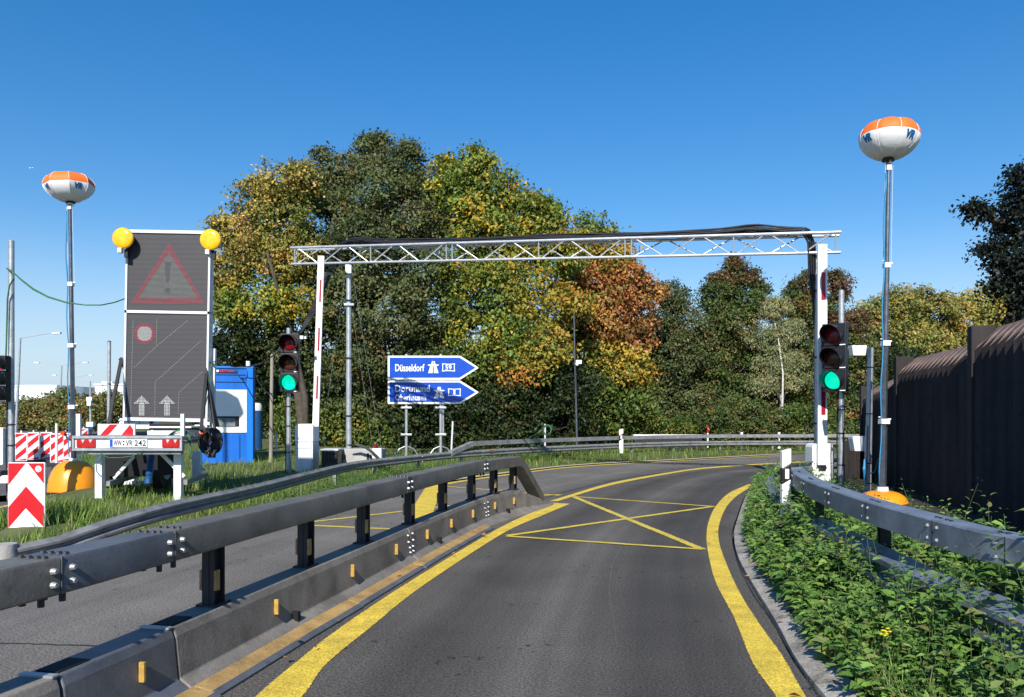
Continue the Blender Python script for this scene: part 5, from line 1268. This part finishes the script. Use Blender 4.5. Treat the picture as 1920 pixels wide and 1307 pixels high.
# ================================================================== FAR LEFT
for k, (px, D, ytop, lab, arms) in enumerate(((38, 62, 634, 'tall double armed street lamp nearest the left edge', 1), (116, 92, 686, 'double armed street lamp left of the balloon mast, middle of three', 1), (137, 128, 708, 'smallest double armed street lamp, partly behind the balloon mast', 1))):
    b = Vector(((px - CX) / F * D - .35, D, -.13))
    t = P(px, ytop, D)
    if k == 0:
        lamp = thing('street_lamp', lab, 'street lamp', b, 'street lamps along the motorway'); H = t.z + .13
        mb = MB(); mb.cyl((0, 0, 0), (.35, 0, H), .12, .075, 10); mb.build('pole', M['galv'], lamp, local=True, smooth='auto')
        for s_ in (-1, 1):
            mb = MB(); mb.bar((.35, 0, H), (.35 + s_ * 2.6, -.1, H + .42), .07, .07); am = mb.build('arm', M['galv'], lamp, local=True)
            mb = MB(); mb.bar((.35 + s_ * 2.62, -.1, H + .36), (.35 + s_ * 3.25, -.1, H + .40), .26, .12); mb.build('lamp_head', M['greypaint'], am, local=True)
    else:
        o = dup(lamp); o.location = b; o['label'] = lab; f = (t.z + .13) / H; o.scale = (f, f, f)
pl2 = thing('plain_pole', 'plain galvanised pole behind the left side of the warning board', 'pole', Vector(((203 - CX) / F * 22, 22, -.1)))
mb = MB(); mb.cyl(P(203, 880, 22), P(205, 641, 22), .05, .045, 12); mb.build('pole', M['galv'], pl2, smooth='auto'); mb = MB(); mb.cyl(P(205, 641, 22), P(205, 639, 22), .05, .04, 12); mb.cyl(P(205, 719, 22), P(205, 721, 22), .052, .052, 12); mb.build('cap', M['black'], pl2)
cp2 = thing('camera_pole', 'short distant pole with white camera boxes left of the warning board', 'camera pole', Vector(((169 - CX) / F * 34, 34, -.1)))
mb = MB(); mb.cyl(P(170, 820, 34), P(169, 714, 34), .06, .03, 10); mb.build('pole', M['galv'], cp2); mb = MB(); mb.box(P(168, 756, 33.8), (.18, .15, .22)); mb.box(P(168.5, 748, 33.8), (.24, .15, .16)); mb.box(P(170, 796, 33.8), (.3, .2, .22)); mb.build('camera', M['white'], cp2, bevel=.01); mb = MB(); mb.box(P(165, 803, 33.7), (.5, .2, .14)); mb.box(P(160, 810, 33.7), (.2, .2, .3)); mb.build('equipment_box', M['darkblue'], cp2, bevel=.01)
for a, lab in (((-30, 106, 724.5, 775, 150.), 'long white warehouse beyond the trees at the left edge'), ((178, 232, 722, 775, 160.), 'smaller white hall beyond the trees behind the warning board')):
    D = a[4]; p = P(a[0], a[3], D); q = P(a[1], a[2], D); wh = thing('warehouse', lab, 'building', Vector(((p.x + q.x) / 2, D + 8, -.2)))
    mb = MB(); mb.box(((p.x + q.x) / 2, D + 8, (q.z - .3) / 2), (q.x - p.x, 16, q.z + .3)); mb.build('hall', M['bwhite'], wh); mb = MB(); mb.box(((p.x + q.x) / 2, D + 8, q.z + .1), (q.x - p.x + .4, 16.4, .3)); mb.build('roof', M['white'], wh)
    if a[0] > 100: mb = MB(); mb.box((P(198, 0, D).x, D + 2, q.z + .3), (2.2, 3, .9)); mb.build('roof_unit', M['greypaint'], wh)
fr_ = thing('guard_rail', 'dark distant guard rail behind the red and white beacon boards', 'guard rail', Vector((-16, 26, -.1)))
mb = MB(); pth = [Vector((-22, 24.5, 0)), Vector((-18, 26.5, 0)), Vector((-15.5, 28.5, 0)), Vector((-15.8, 34, 0)), Vector((-22, 50, 0))]; mb.sweep(pth, [(0, .28), (.06, .34), (.06, .50), (0, .58), (-.05, .58), (-.05, .28)]); mb.build('rail', M['post'], fr_)
rail_posts(fr_, V3(crom([tuple(p) for p in pth], 40)), .5, 1.9, M['post'], -.08)
sb = thing('signal_foot', 'white ballast foot of the pole at the left edge', 'pole foot', P(14, 900, 12))
mb = MB(); mb.box(P(10, 898, 12), (.26, .3, .12)); mb.build('block', M['white'], sb, bevel=.02); mb = MB(); mb.box(P(4, 888, 12), (.16, .3, .10)); mb.build('clamp', M['black'], sb, bevel=.01)
pn_ = thing('control_cabinet', 'white cabinet just inside the left edge behind the pole', 'cabinet', P(4, 870, 15))
mb = MB(); a = P(-14, 872, 15); b = P(5, 802, 15); mb.box(((a.x + b.x) / 2, 15.15, (a.z + b.z) / 2), (b.x - a.x, .3, b.z - a.z)); mb.build('case', M['white'], pn_, bevel=.015); mb = MB(); mb.box(((a.x + b.x) / 2, 14.99, (a.z + b.z) / 2), (.06, .02, .2)); mb.build('handle', M['greypaint'], pn_)
ap = thing('aeroplane', 'tiny pale aeroplane high in the sky above the left balloon', 'aeroplane', P(59, 315, 900))
c = P(59, 315, 900); mb = MB(); mb.tube([c + Vector((-2.2, 0, .1)), c + Vector((-1.6, 0, 0)), c + Vector((1.4, 0, 0)), c + Vector((2.2, 0, .1))], [.1, .35, .35, .08], 8); mb.build('fuselage', M['white'], ap)
mb = MB(); mb.box(c + Vector((.1, 0, .1)), (.7, 5, .08)); mb.box(c + Vector((-1.9, 0, .5)), (.5, .06, .9)); mb.build('wings', M['white'], ap)

# ================================================================== TREES
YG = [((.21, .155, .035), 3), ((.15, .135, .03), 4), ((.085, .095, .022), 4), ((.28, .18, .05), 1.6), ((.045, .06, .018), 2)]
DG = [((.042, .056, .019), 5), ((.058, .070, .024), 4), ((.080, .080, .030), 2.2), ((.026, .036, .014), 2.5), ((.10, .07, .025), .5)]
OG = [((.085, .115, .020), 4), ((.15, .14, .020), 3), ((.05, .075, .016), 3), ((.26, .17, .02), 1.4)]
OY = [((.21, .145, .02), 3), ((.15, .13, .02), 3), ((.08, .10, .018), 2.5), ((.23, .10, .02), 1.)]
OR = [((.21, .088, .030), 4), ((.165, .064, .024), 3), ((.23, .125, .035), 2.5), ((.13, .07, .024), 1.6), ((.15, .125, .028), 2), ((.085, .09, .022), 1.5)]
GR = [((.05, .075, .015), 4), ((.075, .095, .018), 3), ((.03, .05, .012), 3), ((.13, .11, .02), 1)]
DK = [((.010, .018, .006), 4), ((.016, .027, .008), 3), ((.030, .038, .010), 1.3), ((.04, .034, .010), .5)]  # deep shade below the crowns put into the leaf colours
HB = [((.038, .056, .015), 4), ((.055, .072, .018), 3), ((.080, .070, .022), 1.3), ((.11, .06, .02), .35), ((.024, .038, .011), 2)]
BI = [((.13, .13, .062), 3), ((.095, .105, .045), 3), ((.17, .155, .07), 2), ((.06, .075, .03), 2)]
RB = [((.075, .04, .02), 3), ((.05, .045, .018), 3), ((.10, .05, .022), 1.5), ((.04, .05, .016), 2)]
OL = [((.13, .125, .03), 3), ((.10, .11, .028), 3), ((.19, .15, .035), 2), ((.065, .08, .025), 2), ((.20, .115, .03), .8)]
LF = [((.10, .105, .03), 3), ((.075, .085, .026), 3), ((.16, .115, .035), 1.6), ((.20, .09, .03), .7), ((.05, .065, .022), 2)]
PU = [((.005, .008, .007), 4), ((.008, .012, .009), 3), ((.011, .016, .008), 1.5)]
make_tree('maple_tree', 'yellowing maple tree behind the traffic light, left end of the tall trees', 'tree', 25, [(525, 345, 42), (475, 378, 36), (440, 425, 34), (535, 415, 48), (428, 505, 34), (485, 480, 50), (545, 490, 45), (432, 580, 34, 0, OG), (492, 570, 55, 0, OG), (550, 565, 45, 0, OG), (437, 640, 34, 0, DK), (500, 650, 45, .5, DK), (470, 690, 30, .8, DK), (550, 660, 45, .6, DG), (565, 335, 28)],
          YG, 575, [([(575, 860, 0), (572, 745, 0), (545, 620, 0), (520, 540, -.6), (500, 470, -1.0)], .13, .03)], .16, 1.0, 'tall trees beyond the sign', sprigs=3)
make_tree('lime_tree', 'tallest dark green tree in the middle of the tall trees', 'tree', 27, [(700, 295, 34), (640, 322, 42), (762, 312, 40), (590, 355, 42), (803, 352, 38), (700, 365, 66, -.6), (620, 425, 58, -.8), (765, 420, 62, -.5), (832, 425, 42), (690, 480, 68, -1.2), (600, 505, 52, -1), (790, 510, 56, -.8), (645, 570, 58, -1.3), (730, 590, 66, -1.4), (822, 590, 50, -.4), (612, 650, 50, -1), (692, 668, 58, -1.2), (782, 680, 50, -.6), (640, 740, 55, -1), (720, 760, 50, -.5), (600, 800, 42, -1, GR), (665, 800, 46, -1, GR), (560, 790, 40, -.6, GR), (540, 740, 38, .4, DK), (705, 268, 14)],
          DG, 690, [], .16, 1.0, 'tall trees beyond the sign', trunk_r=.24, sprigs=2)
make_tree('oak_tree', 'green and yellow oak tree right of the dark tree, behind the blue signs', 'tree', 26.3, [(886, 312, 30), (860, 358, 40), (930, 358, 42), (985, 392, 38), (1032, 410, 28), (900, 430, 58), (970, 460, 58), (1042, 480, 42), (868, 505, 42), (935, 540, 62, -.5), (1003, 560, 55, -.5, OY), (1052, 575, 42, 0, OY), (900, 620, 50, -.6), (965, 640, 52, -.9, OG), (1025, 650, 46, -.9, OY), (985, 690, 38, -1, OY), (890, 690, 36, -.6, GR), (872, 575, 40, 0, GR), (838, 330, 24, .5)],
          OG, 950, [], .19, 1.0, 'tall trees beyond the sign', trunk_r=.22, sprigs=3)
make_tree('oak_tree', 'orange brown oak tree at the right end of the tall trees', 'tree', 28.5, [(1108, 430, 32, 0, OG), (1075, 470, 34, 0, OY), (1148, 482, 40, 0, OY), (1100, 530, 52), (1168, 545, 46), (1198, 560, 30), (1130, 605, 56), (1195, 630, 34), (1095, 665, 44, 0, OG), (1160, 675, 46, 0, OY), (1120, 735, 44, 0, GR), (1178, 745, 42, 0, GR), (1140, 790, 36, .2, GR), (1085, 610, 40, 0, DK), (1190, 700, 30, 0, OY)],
          OR, 1130, [], .19, 1.0, 'tall trees beyond the sign', trunk_r=.2, sprigs=3)
make_tree('shrub', 'bush with shade put into its dark green leaves behind the direction sign', 'shrub', 25.9, [(800, 750, 55), (860, 760, 58), (920, 745, 58), (830, 815, 45), (890, 820, 45), (760, 810, 45), (720, 825, 38, 0, GR)], DK, 860, [], .16, .8, 'bushes below the tall trees')
make_tree('shrub', 'bush with shade put into its dark green leaves left of the camera pole', 'shrub', 25.7, [(980, 745, 55), (1040, 730, 52), (950, 810, 48), (1010, 810, 48), (1065, 800, 44), (1075, 720, 40)], DK, 1000, [], .16, .8, 'bushes below the tall trees')
make_tree('hornbeam_tree', 'rounded green tree just right of the orange oak', 'tree', 31, [(1262, 560, 30), (1235, 620, 38), (1290, 612, 40), (1262, 680, 52), (1225, 740, 40), (1295, 745, 48), (1245, 795, 40), (1215, 680, 30, 0, GR), (1300, 800, 34)], DG, 1260, [], .15, 1., 'hedge trees beyond the bend', sprigs=4)
make_tree('hornbeam_tree', 'dark tree with thin bare topped twigs in the middle of the hedge', 'tree', 31.5, [(1375, 520, 26, 0, RB), (1345, 558, 34), (1402, 565, 34), (1372, 615, 48), (1330, 675, 46), (1400, 685, 42), (1365, 750, 50), (1330, 800, 38), (1405, 795, 38), (1380, 498, 14, 0, RB), (1412, 520, 12, 0, RB), (1345, 525, 14, 0, RB)], HB, 1372, [([(1372, 560, 0), (1392, 520, 0), (1408, 480, 0)], .03, .008), ([(1390, 560, 0), (1420, 530, 0), (1432, 522, 0)], .03, .008), ([(1360, 560, 0), (1366, 510, 0), (1368, 485, 0)], .03, .008)], .15, 1., 'hedge trees beyond the bend', sprigs=5)
make_tree('birch_tree', 'pale drooping birch with a white trunk in the hedge', 'tree', 30.6, [(1452, 580, 25), (1432, 625, 28), (1473, 625, 28), (1452, 675, 34), (1432, 720, 28), (1478, 715, 28), (1452, 765, 32, .6), (1490, 680, 18)], BI, 1470, [([(1472, 830, -.5), (1467, 760, -.75), (1468, 700, -.7), (1460, 640, -.5), (1450, 590, 0)], .05, .015)], .105, .75, 'hedge trees beyond the bend', barkm=M['birch'], droop=1., trunk_r=.07, sprigs=4)
make_tree('beech_tree', 'reddish dark tree behind the right boom arm', 'tree', 31.5, [(1512, 535, 24, 0, RB), (1498, 575, 28), (1535, 590, 30), (1518, 650, 40), (1525, 720, 42), (1500, 770, 40), (1545, 780, 40), (1572, 530, 20, 0, RB), (1562, 560, 20, 0, RB)], HB, 1525, [([(1540, 620, 0), (1558, 575, 0), (1570, 535, 0)], .05, .02)], .15, 1., 'hedge trees beyond the bend', sprigs=4)
make_tree('beech_tree', 'brownish green tree between traffic light and right balloon mast', 'tree', 30.5, [(1592, 610, 28, 0, RB), (1615, 660, 36), (1588, 690, 36), (1612, 740, 38), (1590, 785, 38), (1630, 790, 34), (1580, 640, 26)], HB, 1603, [], .15, 1., 'hedge trees beyond the bend', sprigs=3)
make_tree('hawthorn_bush', 'low green bush in front of the hedge beside the white wall', 'shrub', 29, [(1200, 775, 38), (1180, 808, 26), (1235, 810, 26), (1275, 812, 24)], GR, 1210, [], .13, .9, 'bushes below the tall trees')
make_tree('hawthorn_bush', 'low olive bush in front of the dark twiggy tree', 'shrub', 29, [(1340, 790, 34), (1385, 780, 36), (1360, 815, 24), (1420, 805, 28), (1450, 795, 28)], HB, 1380, [], .13, .9, 'bushes below the tall trees')
make_tree('hawthorn_bush', 'low bush in front of the hedge left of the right boom', 'shrub', 29, [(1480, 790, 34), (1515, 795, 34), (1555, 800, 32)], GR, 1500, [], .13, .9, 'bushes below the tall trees')
for i, (cx, lab) in enumerate(((1665, 'olive tree beyond the far end of the fence'), (1740, 'olive tree beyond the middle of the fence'), (1825, 'yellowish tree beyond the near half of the fence'), (1905, 'pale green tree beyond the fence at the right edge'))):
    jx = [0, 6, -4, 3][i]
    make_tree('ash_tree', lab, 'tree', 46 + i, [(cx - 25, 590 - jx, 32), (cx + 18, 572 + jx, 34), (cx - 5, 630, 44), (cx + 35, 640, 40), (cx - 35, 660, 36), (cx + 5, 700, 46), (cx - 30, 730, 40), (cx + 35, 720, 40)], OL if i != 2 else OL + [((.24, .15, .03), 2)], cx, [], .26, .85, 'trees beyond the fence', sprigs=3)
make_tree('lime_tree', 'very dark leafy tree overhanging the fence at the right edge', 'tree', 11.6, [(1935, 350, 42), (1900, 400, 34), (1945, 430, 60), (1872, 412, 26), (1838, 395, 16), (1895, 465, 42), (1855, 470, 14), (1935, 510, 50), (1880, 500, 18), (1870, 535, 14), (1905, 545, 26), (1975, 380, 60), (1990, 480, 70), (1915, 590, 26), (1965, 580, 50), (1908, 330, 14), (2010, 330, 70), (1850, 405, 14), (1826, 392, 7)], PU, 2010, [([(1990, 430, 0), (1900, 430, 0), (1850, 405, 0), (1815, 393, 0)], .05, .006), ([(1990, 520, 0), (1920, 520, 0), (1850, 520, 0)], .04, .006)], .10, .55, sprigs=2)
for i, (cx, D, pal, lab) in enumerate(((-10, 78, LF, 'bushy tree at the left edge behind the pole'), (48, 74, LF, 'low round tree in front of the white warehouse'), (92, 76, LF, 'olive tree behind the tall street lamp'), (128, 72, LF, 'olive green tree behind the balloon mast'), (172, 70, LF, 'autumn coloured tree behind the distant camera pole'), (215, 72, LF, 'olive tree behind the plain pole'), (440, 60, GR, 'green tree far behind the blue cabin'))):
    r = 19; up = (12, 10, 0, -2, 4, -2, -22)[i]
    make_tree('field_maple', lab, 'tree', D, [(cx - 12, 768 + up, r), (cx + 13, 764 + up, r), (cx, 752 + up, r * .85), (cx - 20, 787, r * .9), (cx + 20, 787, r * .9), (cx + 2, 785, r)], pal, cx, [], .36, .9, 'distant trees beyond the motorway', sprigs=2)

# dense undergrowth closing the view below the crowns
ub = []
for k in range(30): ub.append((395 + k * 45, 770 + 14 * math.sin(k * 2.1), 48, RS.uniform(-1, 1)))
for k in range(30): ub.append((395 + k * 45, 705 + 18 * math.sin(k * 1.3), 46, RS.uniform(-1, 1)))
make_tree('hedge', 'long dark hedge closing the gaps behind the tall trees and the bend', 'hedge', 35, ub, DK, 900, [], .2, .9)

# ================================================================== GROUND COVER
def quat_up(n, tilt):
    th = RS.uniform(0, 2 * np.pi, n); a = np.abs(RS.normal(0, tilt, n))
    t = np.stack([np.sin(a) * np.cos(th), np.sin(a) * np.sin(th), np.cos(a)], 1); nn = np.stack([np.cos(th), np.sin(th), np.zeros(n)], 1)
    return t, nn
GRASS = [((.15, .24, .04), 4), ((.20, .30, .055), 3), ((.10, .17, .03), 3), ((.28, .27, .09), 1)]
WEED = [((.085, .16, .028), 4), ((.12, .20, .04), 3), ((.055, .11, .02), 3)]
NET = [((.135, .25, .045), 4), ((.185, .30, .065), 3), ((.075, .155, .032), 3), ((.24, .29, .09), 1.2), ((.16, .14, .05), .35)]
def grass(name, label, pts, hmin, hmax, w, pal=GRASS):
    pts = np.asarray(pts); n = len(pts); t, nn = quat_up(n, .38); L = RS.uniform(hmin, hmax, n); sc_ = np.stack([L, np.full(n, w) * RS.uniform(.7, 1.3, n), L], 1)
    o = scatter(name, *BLADE, pts, t, nn, sc_, palette(pal, n), M['grassm']); tag(o, kind='stuff'); o['label'] = label; return o
# median: dense near the trailer and the cabin
pts = []; Hs = []
for _ in range(85000):
    i = RS.randint(0, 60); u = RS.uniform(.03, .97); p, z = medz_at(i, u); p = p + RS.normal(size=2) * .12
    if p[1] < 6.6 or p[1] > 24: continue
    if p[1] > 15 and RS.uniform() < .35: continue
    if p[1] < 8.75 and p[0] < -4.75: continue
    if p[1] < 14.6 and CX + p[0] / p[1] * F < 178 and p[1] > 11: continue
    pts.append((p[0], p[1], z - .01))
pts = np.array(pts)
cl_n = np.sin(pts[:, 0] * 1.7 + 1) * np.sin(pts[:, 1] * 1.3) + np.sin(pts[:, 0] * 3.1) * .5
tall = pts[cl_n > .0]; low = pts[cl_n <= .0]
grass('tall_grass', 'tall green grass round the trailer legs', tall, .10, .28, .011)
grass('short_grass', 'short grass on the strip between the lanes', low, .05, .15, .010)
# far verge along the bend
pts = []
for k in range(26000):
    i = RS.randint(25, 112); u = RS.uniform(.80, .995); p, z = medz_at(i, u)
    if p[1] < 12 or p[0] > 16: continue
    pts.append((p[0], p[1], z - .01))
grass('verge_grass', 'rough verge grass below the far rail', pts, .06, .22, .016, GRASS + [((.22, .15, .06), 1.5)])
# leafy weeds along the rail on the median
def weeds(name, label, centres, h, leaf, pal, leaves=14, template=NETTLE, m='nettle', stems=True):
    PO, TT, NN, SS, CC = [], [], [], [], []; sm = MB()
    for (x, y, z, hh, lf) in centres:
        k = leaves; f = np.linspace(.12, 1., k) ; th0 = RS.uniform(0, 6.28); lean = RS.normal(0, .16, 2)
        f = np.repeat(f[::2], 2)[:k]; f = f ** .85
        th = th0 + np.arange(k) * np.pi + (np.arange(k) // 2) * (np.pi / 2) + RS.normal(0, .25, k)
        st = np.stack([x + lean[0] * f * hh, y + lean[1] * f * hh, z + f * hh], 1)
        sz = lf * (np.clip(np.sin(np.pi * (f * .82 + .12)), .2, 1)) * RS.uniform(.75, 1.25, k)
        el = RS.normal(.15, .3, k) + (f - .5) * .5
        d = np.stack([np.cos(th) * np.cos(el), np.sin(th) * np.cos(el), np.sin(el)], 1)
        n_ = np.stack([-np.cos(th) * np.sin(el), -np.sin(th) * np.sin(el), np.cos(el)], 1) + RS.normal(0, .22, (k, 3)) + np.array([-.07, -.32, .18])
        n_ /= np.linalg.norm(n_, axis=1, keepdims=True)
        PO.append(st + d * .012); TT.append(d); NN.append(n_); SS.append(sz); CC.append(palette(pal, k, .2) * RS.uniform(.85, 1.15))
        if stems: sm.tube([(x, y, z - .02), (x + lean[0] * hh * .5, y + lean[1] * hh * .5, z + hh * .5), (x + lean[0] * hh * .93, y + lean[1] * hh * .93, z + hh * .93)], [.0032, .0025, .0012], 3)
    o = scatter(name, *template, np.concatenate(PO), np.concatenate(TT), np.concatenate(NN), np.concatenate(SS), np.concatenate(CC), M[m]); tag(o, kind='stuff'); o['label'] = label
    if stems:
        so = sm.build(name + '_stems', M['stem'], o)
    return o
M['stem'] = mat('stem_green', (.045, .085, .022), .7)
c = []
for _ in range(900):
    i = RS.randint(8, 45); p = lrv[min(i * 2, 219)]; q = RS.normal(0, .12)
    x, y = p.x + RS.uniform(.02, .65), p.y + RS.normal(0, .15)
    if y < 6.4: continue
    c.append((x, y, .03, RS.uniform(.10, .27), RS.uniform(.04, .07)))
weeds('weeds', 'leafy weeds along the low rail on the strip', c, 0, 0, WEED, 10)
c = []
for _ in range(700):
    i = RS.randint(30, 110); u = RS.uniform(.84, .99); p, z = medz_at(i, u)
    if p[1] < 13 or p[0] > 15: continue
    c.append((p[0], p[1], z, RS.uniform(.08, .28), RS.uniform(.07, .12)))
weeds('verge_weeds', 'leafy weeds on the verge below the far rail', c, 0, 0, WEED, 10, stems=False)
# nettles on the right
dR = np.r_[0, np.cumsum(np.linalg.norm(np.diff(Rk, axis=0), axis=1))]
c = []; gpts = []
for _ in range(8600):
    i = RS.randint(60, 330); p = Rk[i]; D = p[1]
    if D < 1.2: continue
    t = Rk[min(i + 1, 399)] - Rk[i - 1]; t /= np.linalg.norm(t); r = np.array([t[1], -t[0]])
    o_ = RS.uniform(.14, 1.2) if RS.uniform() < .9 else RS.uniform(.9, 1.7)
    if D > 9 and RS.uniform() < .3: continue
    if D > 13 and o_ > 1.2: continue
    q = p + r * o_
    if q[0] > wl(q[1]).x - .15: continue
    h = (.19 + .36 * min(1, max(0, o_ - .15) / .34)) * RS.uniform(.7, 1.15)
    cl_ = .5 + .5 * math.sin(q[0] * 4.3 + 1.2 + q[1]) * math.sin(q[1] * 3.1 - q[0]); h *= .62 + .55 * cl_ + (.35 if RS.uniform() < .07 else 0)
    if o_ > .62: h *= 1.08
    if math.hypot(q[0] - 5.08, q[1] - 10.8) < 1.0 or math.hypot(q[0] - 4.75, q[1] - 9.9) < .6: continue
    if o_ > 1.25 and D > 4.5: continue
    if D > 8.3 and o_ > .6: h *= .6
    if q[1] > 9.5 and q[0] > 4.6: continue
    c.append((q[0], q[1], .03, h, (.050 + .052 * cl_) * RS.uniform(.75, 1.3) * (1. if D < 9 else 1.15)))
c = [k for k in c if RS.uniform() < (1. if k[1] < 7 else .8)]
weeds('nettles', 'dense nettles beside and behind the near guard rail', c, 0, 0, NET, 18)
for _ in range(24000):
    i = RS.randint(60, 330); p = Rk[i]; D = p[1]; t = Rk[min(i + 1, 399)] - Rk[i - 1]; t /= np.linalg.norm(t); r = np.array([t[1], -t[0]])
    o_ = .19 + abs(RS.normal(0, .16)) if RS.uniform() < .75 else RS.uniform(.2, 1.1)
    if math.sin(D * 2.2) + math.sin(D * 5.1 + 1) * .6 < -.7 and D < 8: continue
    q = p + r * o_
    if q[0] > wl(q[1]).x: continue
    gpts.append((q[0], q[1], .025))
grass('kerb_grass', 'grass tufts growing over the right kerb', gpts, .07, .27, .0065, [((.14, .23, .045), 4), ((.19, .28, .07), 3), ((.09, .16, .03), 3), ((.30, .28, .13), .9)])
c = []
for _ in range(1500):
    x = RS.uniform(2.2, 6.5); y = RS.uniform(2.5, 15.5)
    if x > wl(y).x - .12 or x < np.interp(y, [q.y for q in bxp], [q.x for q in bxp]) + .35: continue
    if y > 7.5 and x < 2.67 + (y - 7.5) * .42: continue
    if math.hypot(x - 5.08, y - 10.8) < .75 or math.hypot(x - 4.95, y - 9.9) < .5: continue
    c.append((x, y, .03, RS.uniform(.06, .17), RS.uniform(.05, .085)))
weeds('groundcover', 'low dark ivy added to darken the soil in front of the fence', c, 0, 0, [((.018, .04, .012), 3), ((.03, .055, .015), 2)], 10, stems=False)  # low plants added to darken the sunlit soil by the fence
# one small yellow flower
fl = thing('yellow_flower', 'single small yellow flower in the nettles near the kerb', 'flower', Vector((1.75, 3.8, .03)))
fc = P(1656, 1186, 3.45); fl.location = (fc.x, fc.y, .03)
mb = MB(); mb.tube([(fc.x, fc.y, .03), (fc.x + .01, fc.y, fc.z * .5), (fc.x, fc.y, fc.z)], .0025, 4); mb.build('stem', M['stem'], fl)
mb = MB()
for k in range(4):
    for j, off in enumerate((Vector((0, 0, 0)), Vector((.016, 0, .008)))):
        w = k * math.pi / 2 + .4 + j; d = Vector((math.cos(w) * .012, -.004, math.sin(w) * .012)); q = fc + off + d; mb.lathe(q, [(.001, -.003), (.007, -.002), (.008, .001), (.001, .003)], 8)
mb.build('petals', mat('petal_yellow', (.80, .62, .01), .5), fl)
# fallen leaves
pts = []
for _ in range(500):
    x = RS.uniform(-4.6, -3.4); y = RS.normal(7.0, .35); pts.append((x, y, .05 + RS.uniform(0, .05)))
for _ in range(2200):
    i = RS.randint(40, 112); u = RS.uniform(.955, 1.004); p, z = medz_at(i, min(u, 1)); 
    if p[0] < 16: pts.append((p[0], p[1], z + .025))
for _ in range(14):
    D = RS.uniform(3, 9); cpt, t, r = bat(D); q = cpt + r * RS.uniform(.2, .42); pts.append((q.x, q.y, .04 if RS.uniform() < .5 else .025))
for _ in range(12):
    D = RS.uniform(3, 13); pts.append((np.interp(D, Rk[60:300, 1], Rk[60:300, 0]) + RS.uniform(-.25, .1), D, .02))
pts = np.array(pts); n = len(pts); t = RS.normal(size=(n, 3)); t[:, 2] *= .2; nn = RS.normal(0, .35, (n, 3)) + np.array([0, 0, 1.]); nn /= np.linalg.norm(nn, axis=1, keepdims=True)
o = scatter('fallen_leaves', *DIAMOND, pts, t, nn, RS.uniform(.025, .065, n), palette([((.34, .17, .07), 4), ((.24, .11, .045), 3), ((.42, .26, .12), 2)], n), M['dead']); tag(o, kind='stuff'); o['label'] = 'dry fallen leaves along the road edges'

# ================================================================== LIGHT, SKY, CAMERA
sun_dir = Vector((.205, 1.40, -1.0)).normalized()
el = math.asin(-sun_dir.z); az = math.atan2(-sun_dir.x, -sun_dir.y)
sd = bpy.data.lights.new('sun', 'SUN'); sd.energy = 4.6; sd.angle = math.radians(.5); sd.color = (1, .955, .88)
so = bpy.data.objects.new('sun', sd); COL.objects.link(so); so.rotation_euler = sun_dir.to_track_quat('-Z', 'Y').to_euler()
W = bpy.data.worlds.new('World'); sc.world = W; W.use_nodes = True; N = W.node_tree.nodes; L = W.node_tree.links
sky = N.new('ShaderNodeTexSky'); sky.sky_type = 'NISHITA'; sky.sun_disc = False; sky.sun_elevation = el; sky.sun_rotation = az
sky.air_density = 1.0; sky.dust_density = .15; sky.ozone_density = 2.2; sky.altitude = 50
hs = N.new('ShaderNodeHueSaturation'); hs.inputs['Saturation'].default_value = 1.62; hs.inputs['Hue'].default_value = .507
gn = N.new('ShaderNodeGamma'); gn.inputs['Gamma'].default_value = .78
L.new(sky.outputs[0], gn.inputs['Color']); L.new(gn.outputs[0], hs.inputs['Color']); tcw = N.new('ShaderNodeTexCoord'); sx_ = N.new('ShaderNodeSeparateXYZ'); L.new(tcw.outputs['Generated'], sx_.inputs[0])
mrw = N.new('ShaderNodeMapRange'); mrw.interpolation_type = 'SMOOTHSTEP'; mrw.inputs['From Min'].default_value = -.02; mrw.inputs['From Max'].default_value = .24; mrw.inputs['To Min'].default_value = .9; mrw.inputs['To Max'].default_value = 0
L.new(sx_.outputs[2], mrw.inputs['Value']); mxw = N.new('ShaderNodeMix'); mxw.data_type = 'RGBA'; mxw.inputs['B'].default_value = (2.45, 3.15, 4.1, 1)
L.new(mrw.outputs[0], mxw.inputs['Factor']); L.new(hs.outputs[0], mxw.inputs['A'])
L.new(mxw.outputs['Result'], N['Background'].inputs['Color']); N['Background'].inputs['Strength'].default_value = .145
cd = bpy.data.cameras.new('camera'); cd.sensor_width = 36; cd.lens = 36 * F / 1920; cd.shift_y = (HOR - 653.5) / 1920; cd.clip_end = 8000; cd.clip_start = .05
co = bpy.data.objects.new('camera', cd); COL.objects.link(co); co.location = (0, 0, EYE); co.rotation_euler = (math.pi / 2, 0, 0); sc.camera = co
sc.view_settings.view_transform = 'Standard'; sc.view_settings.look = 'None'; sc.view_settings.exposure = .55; sc.view_settings.gamma = 1
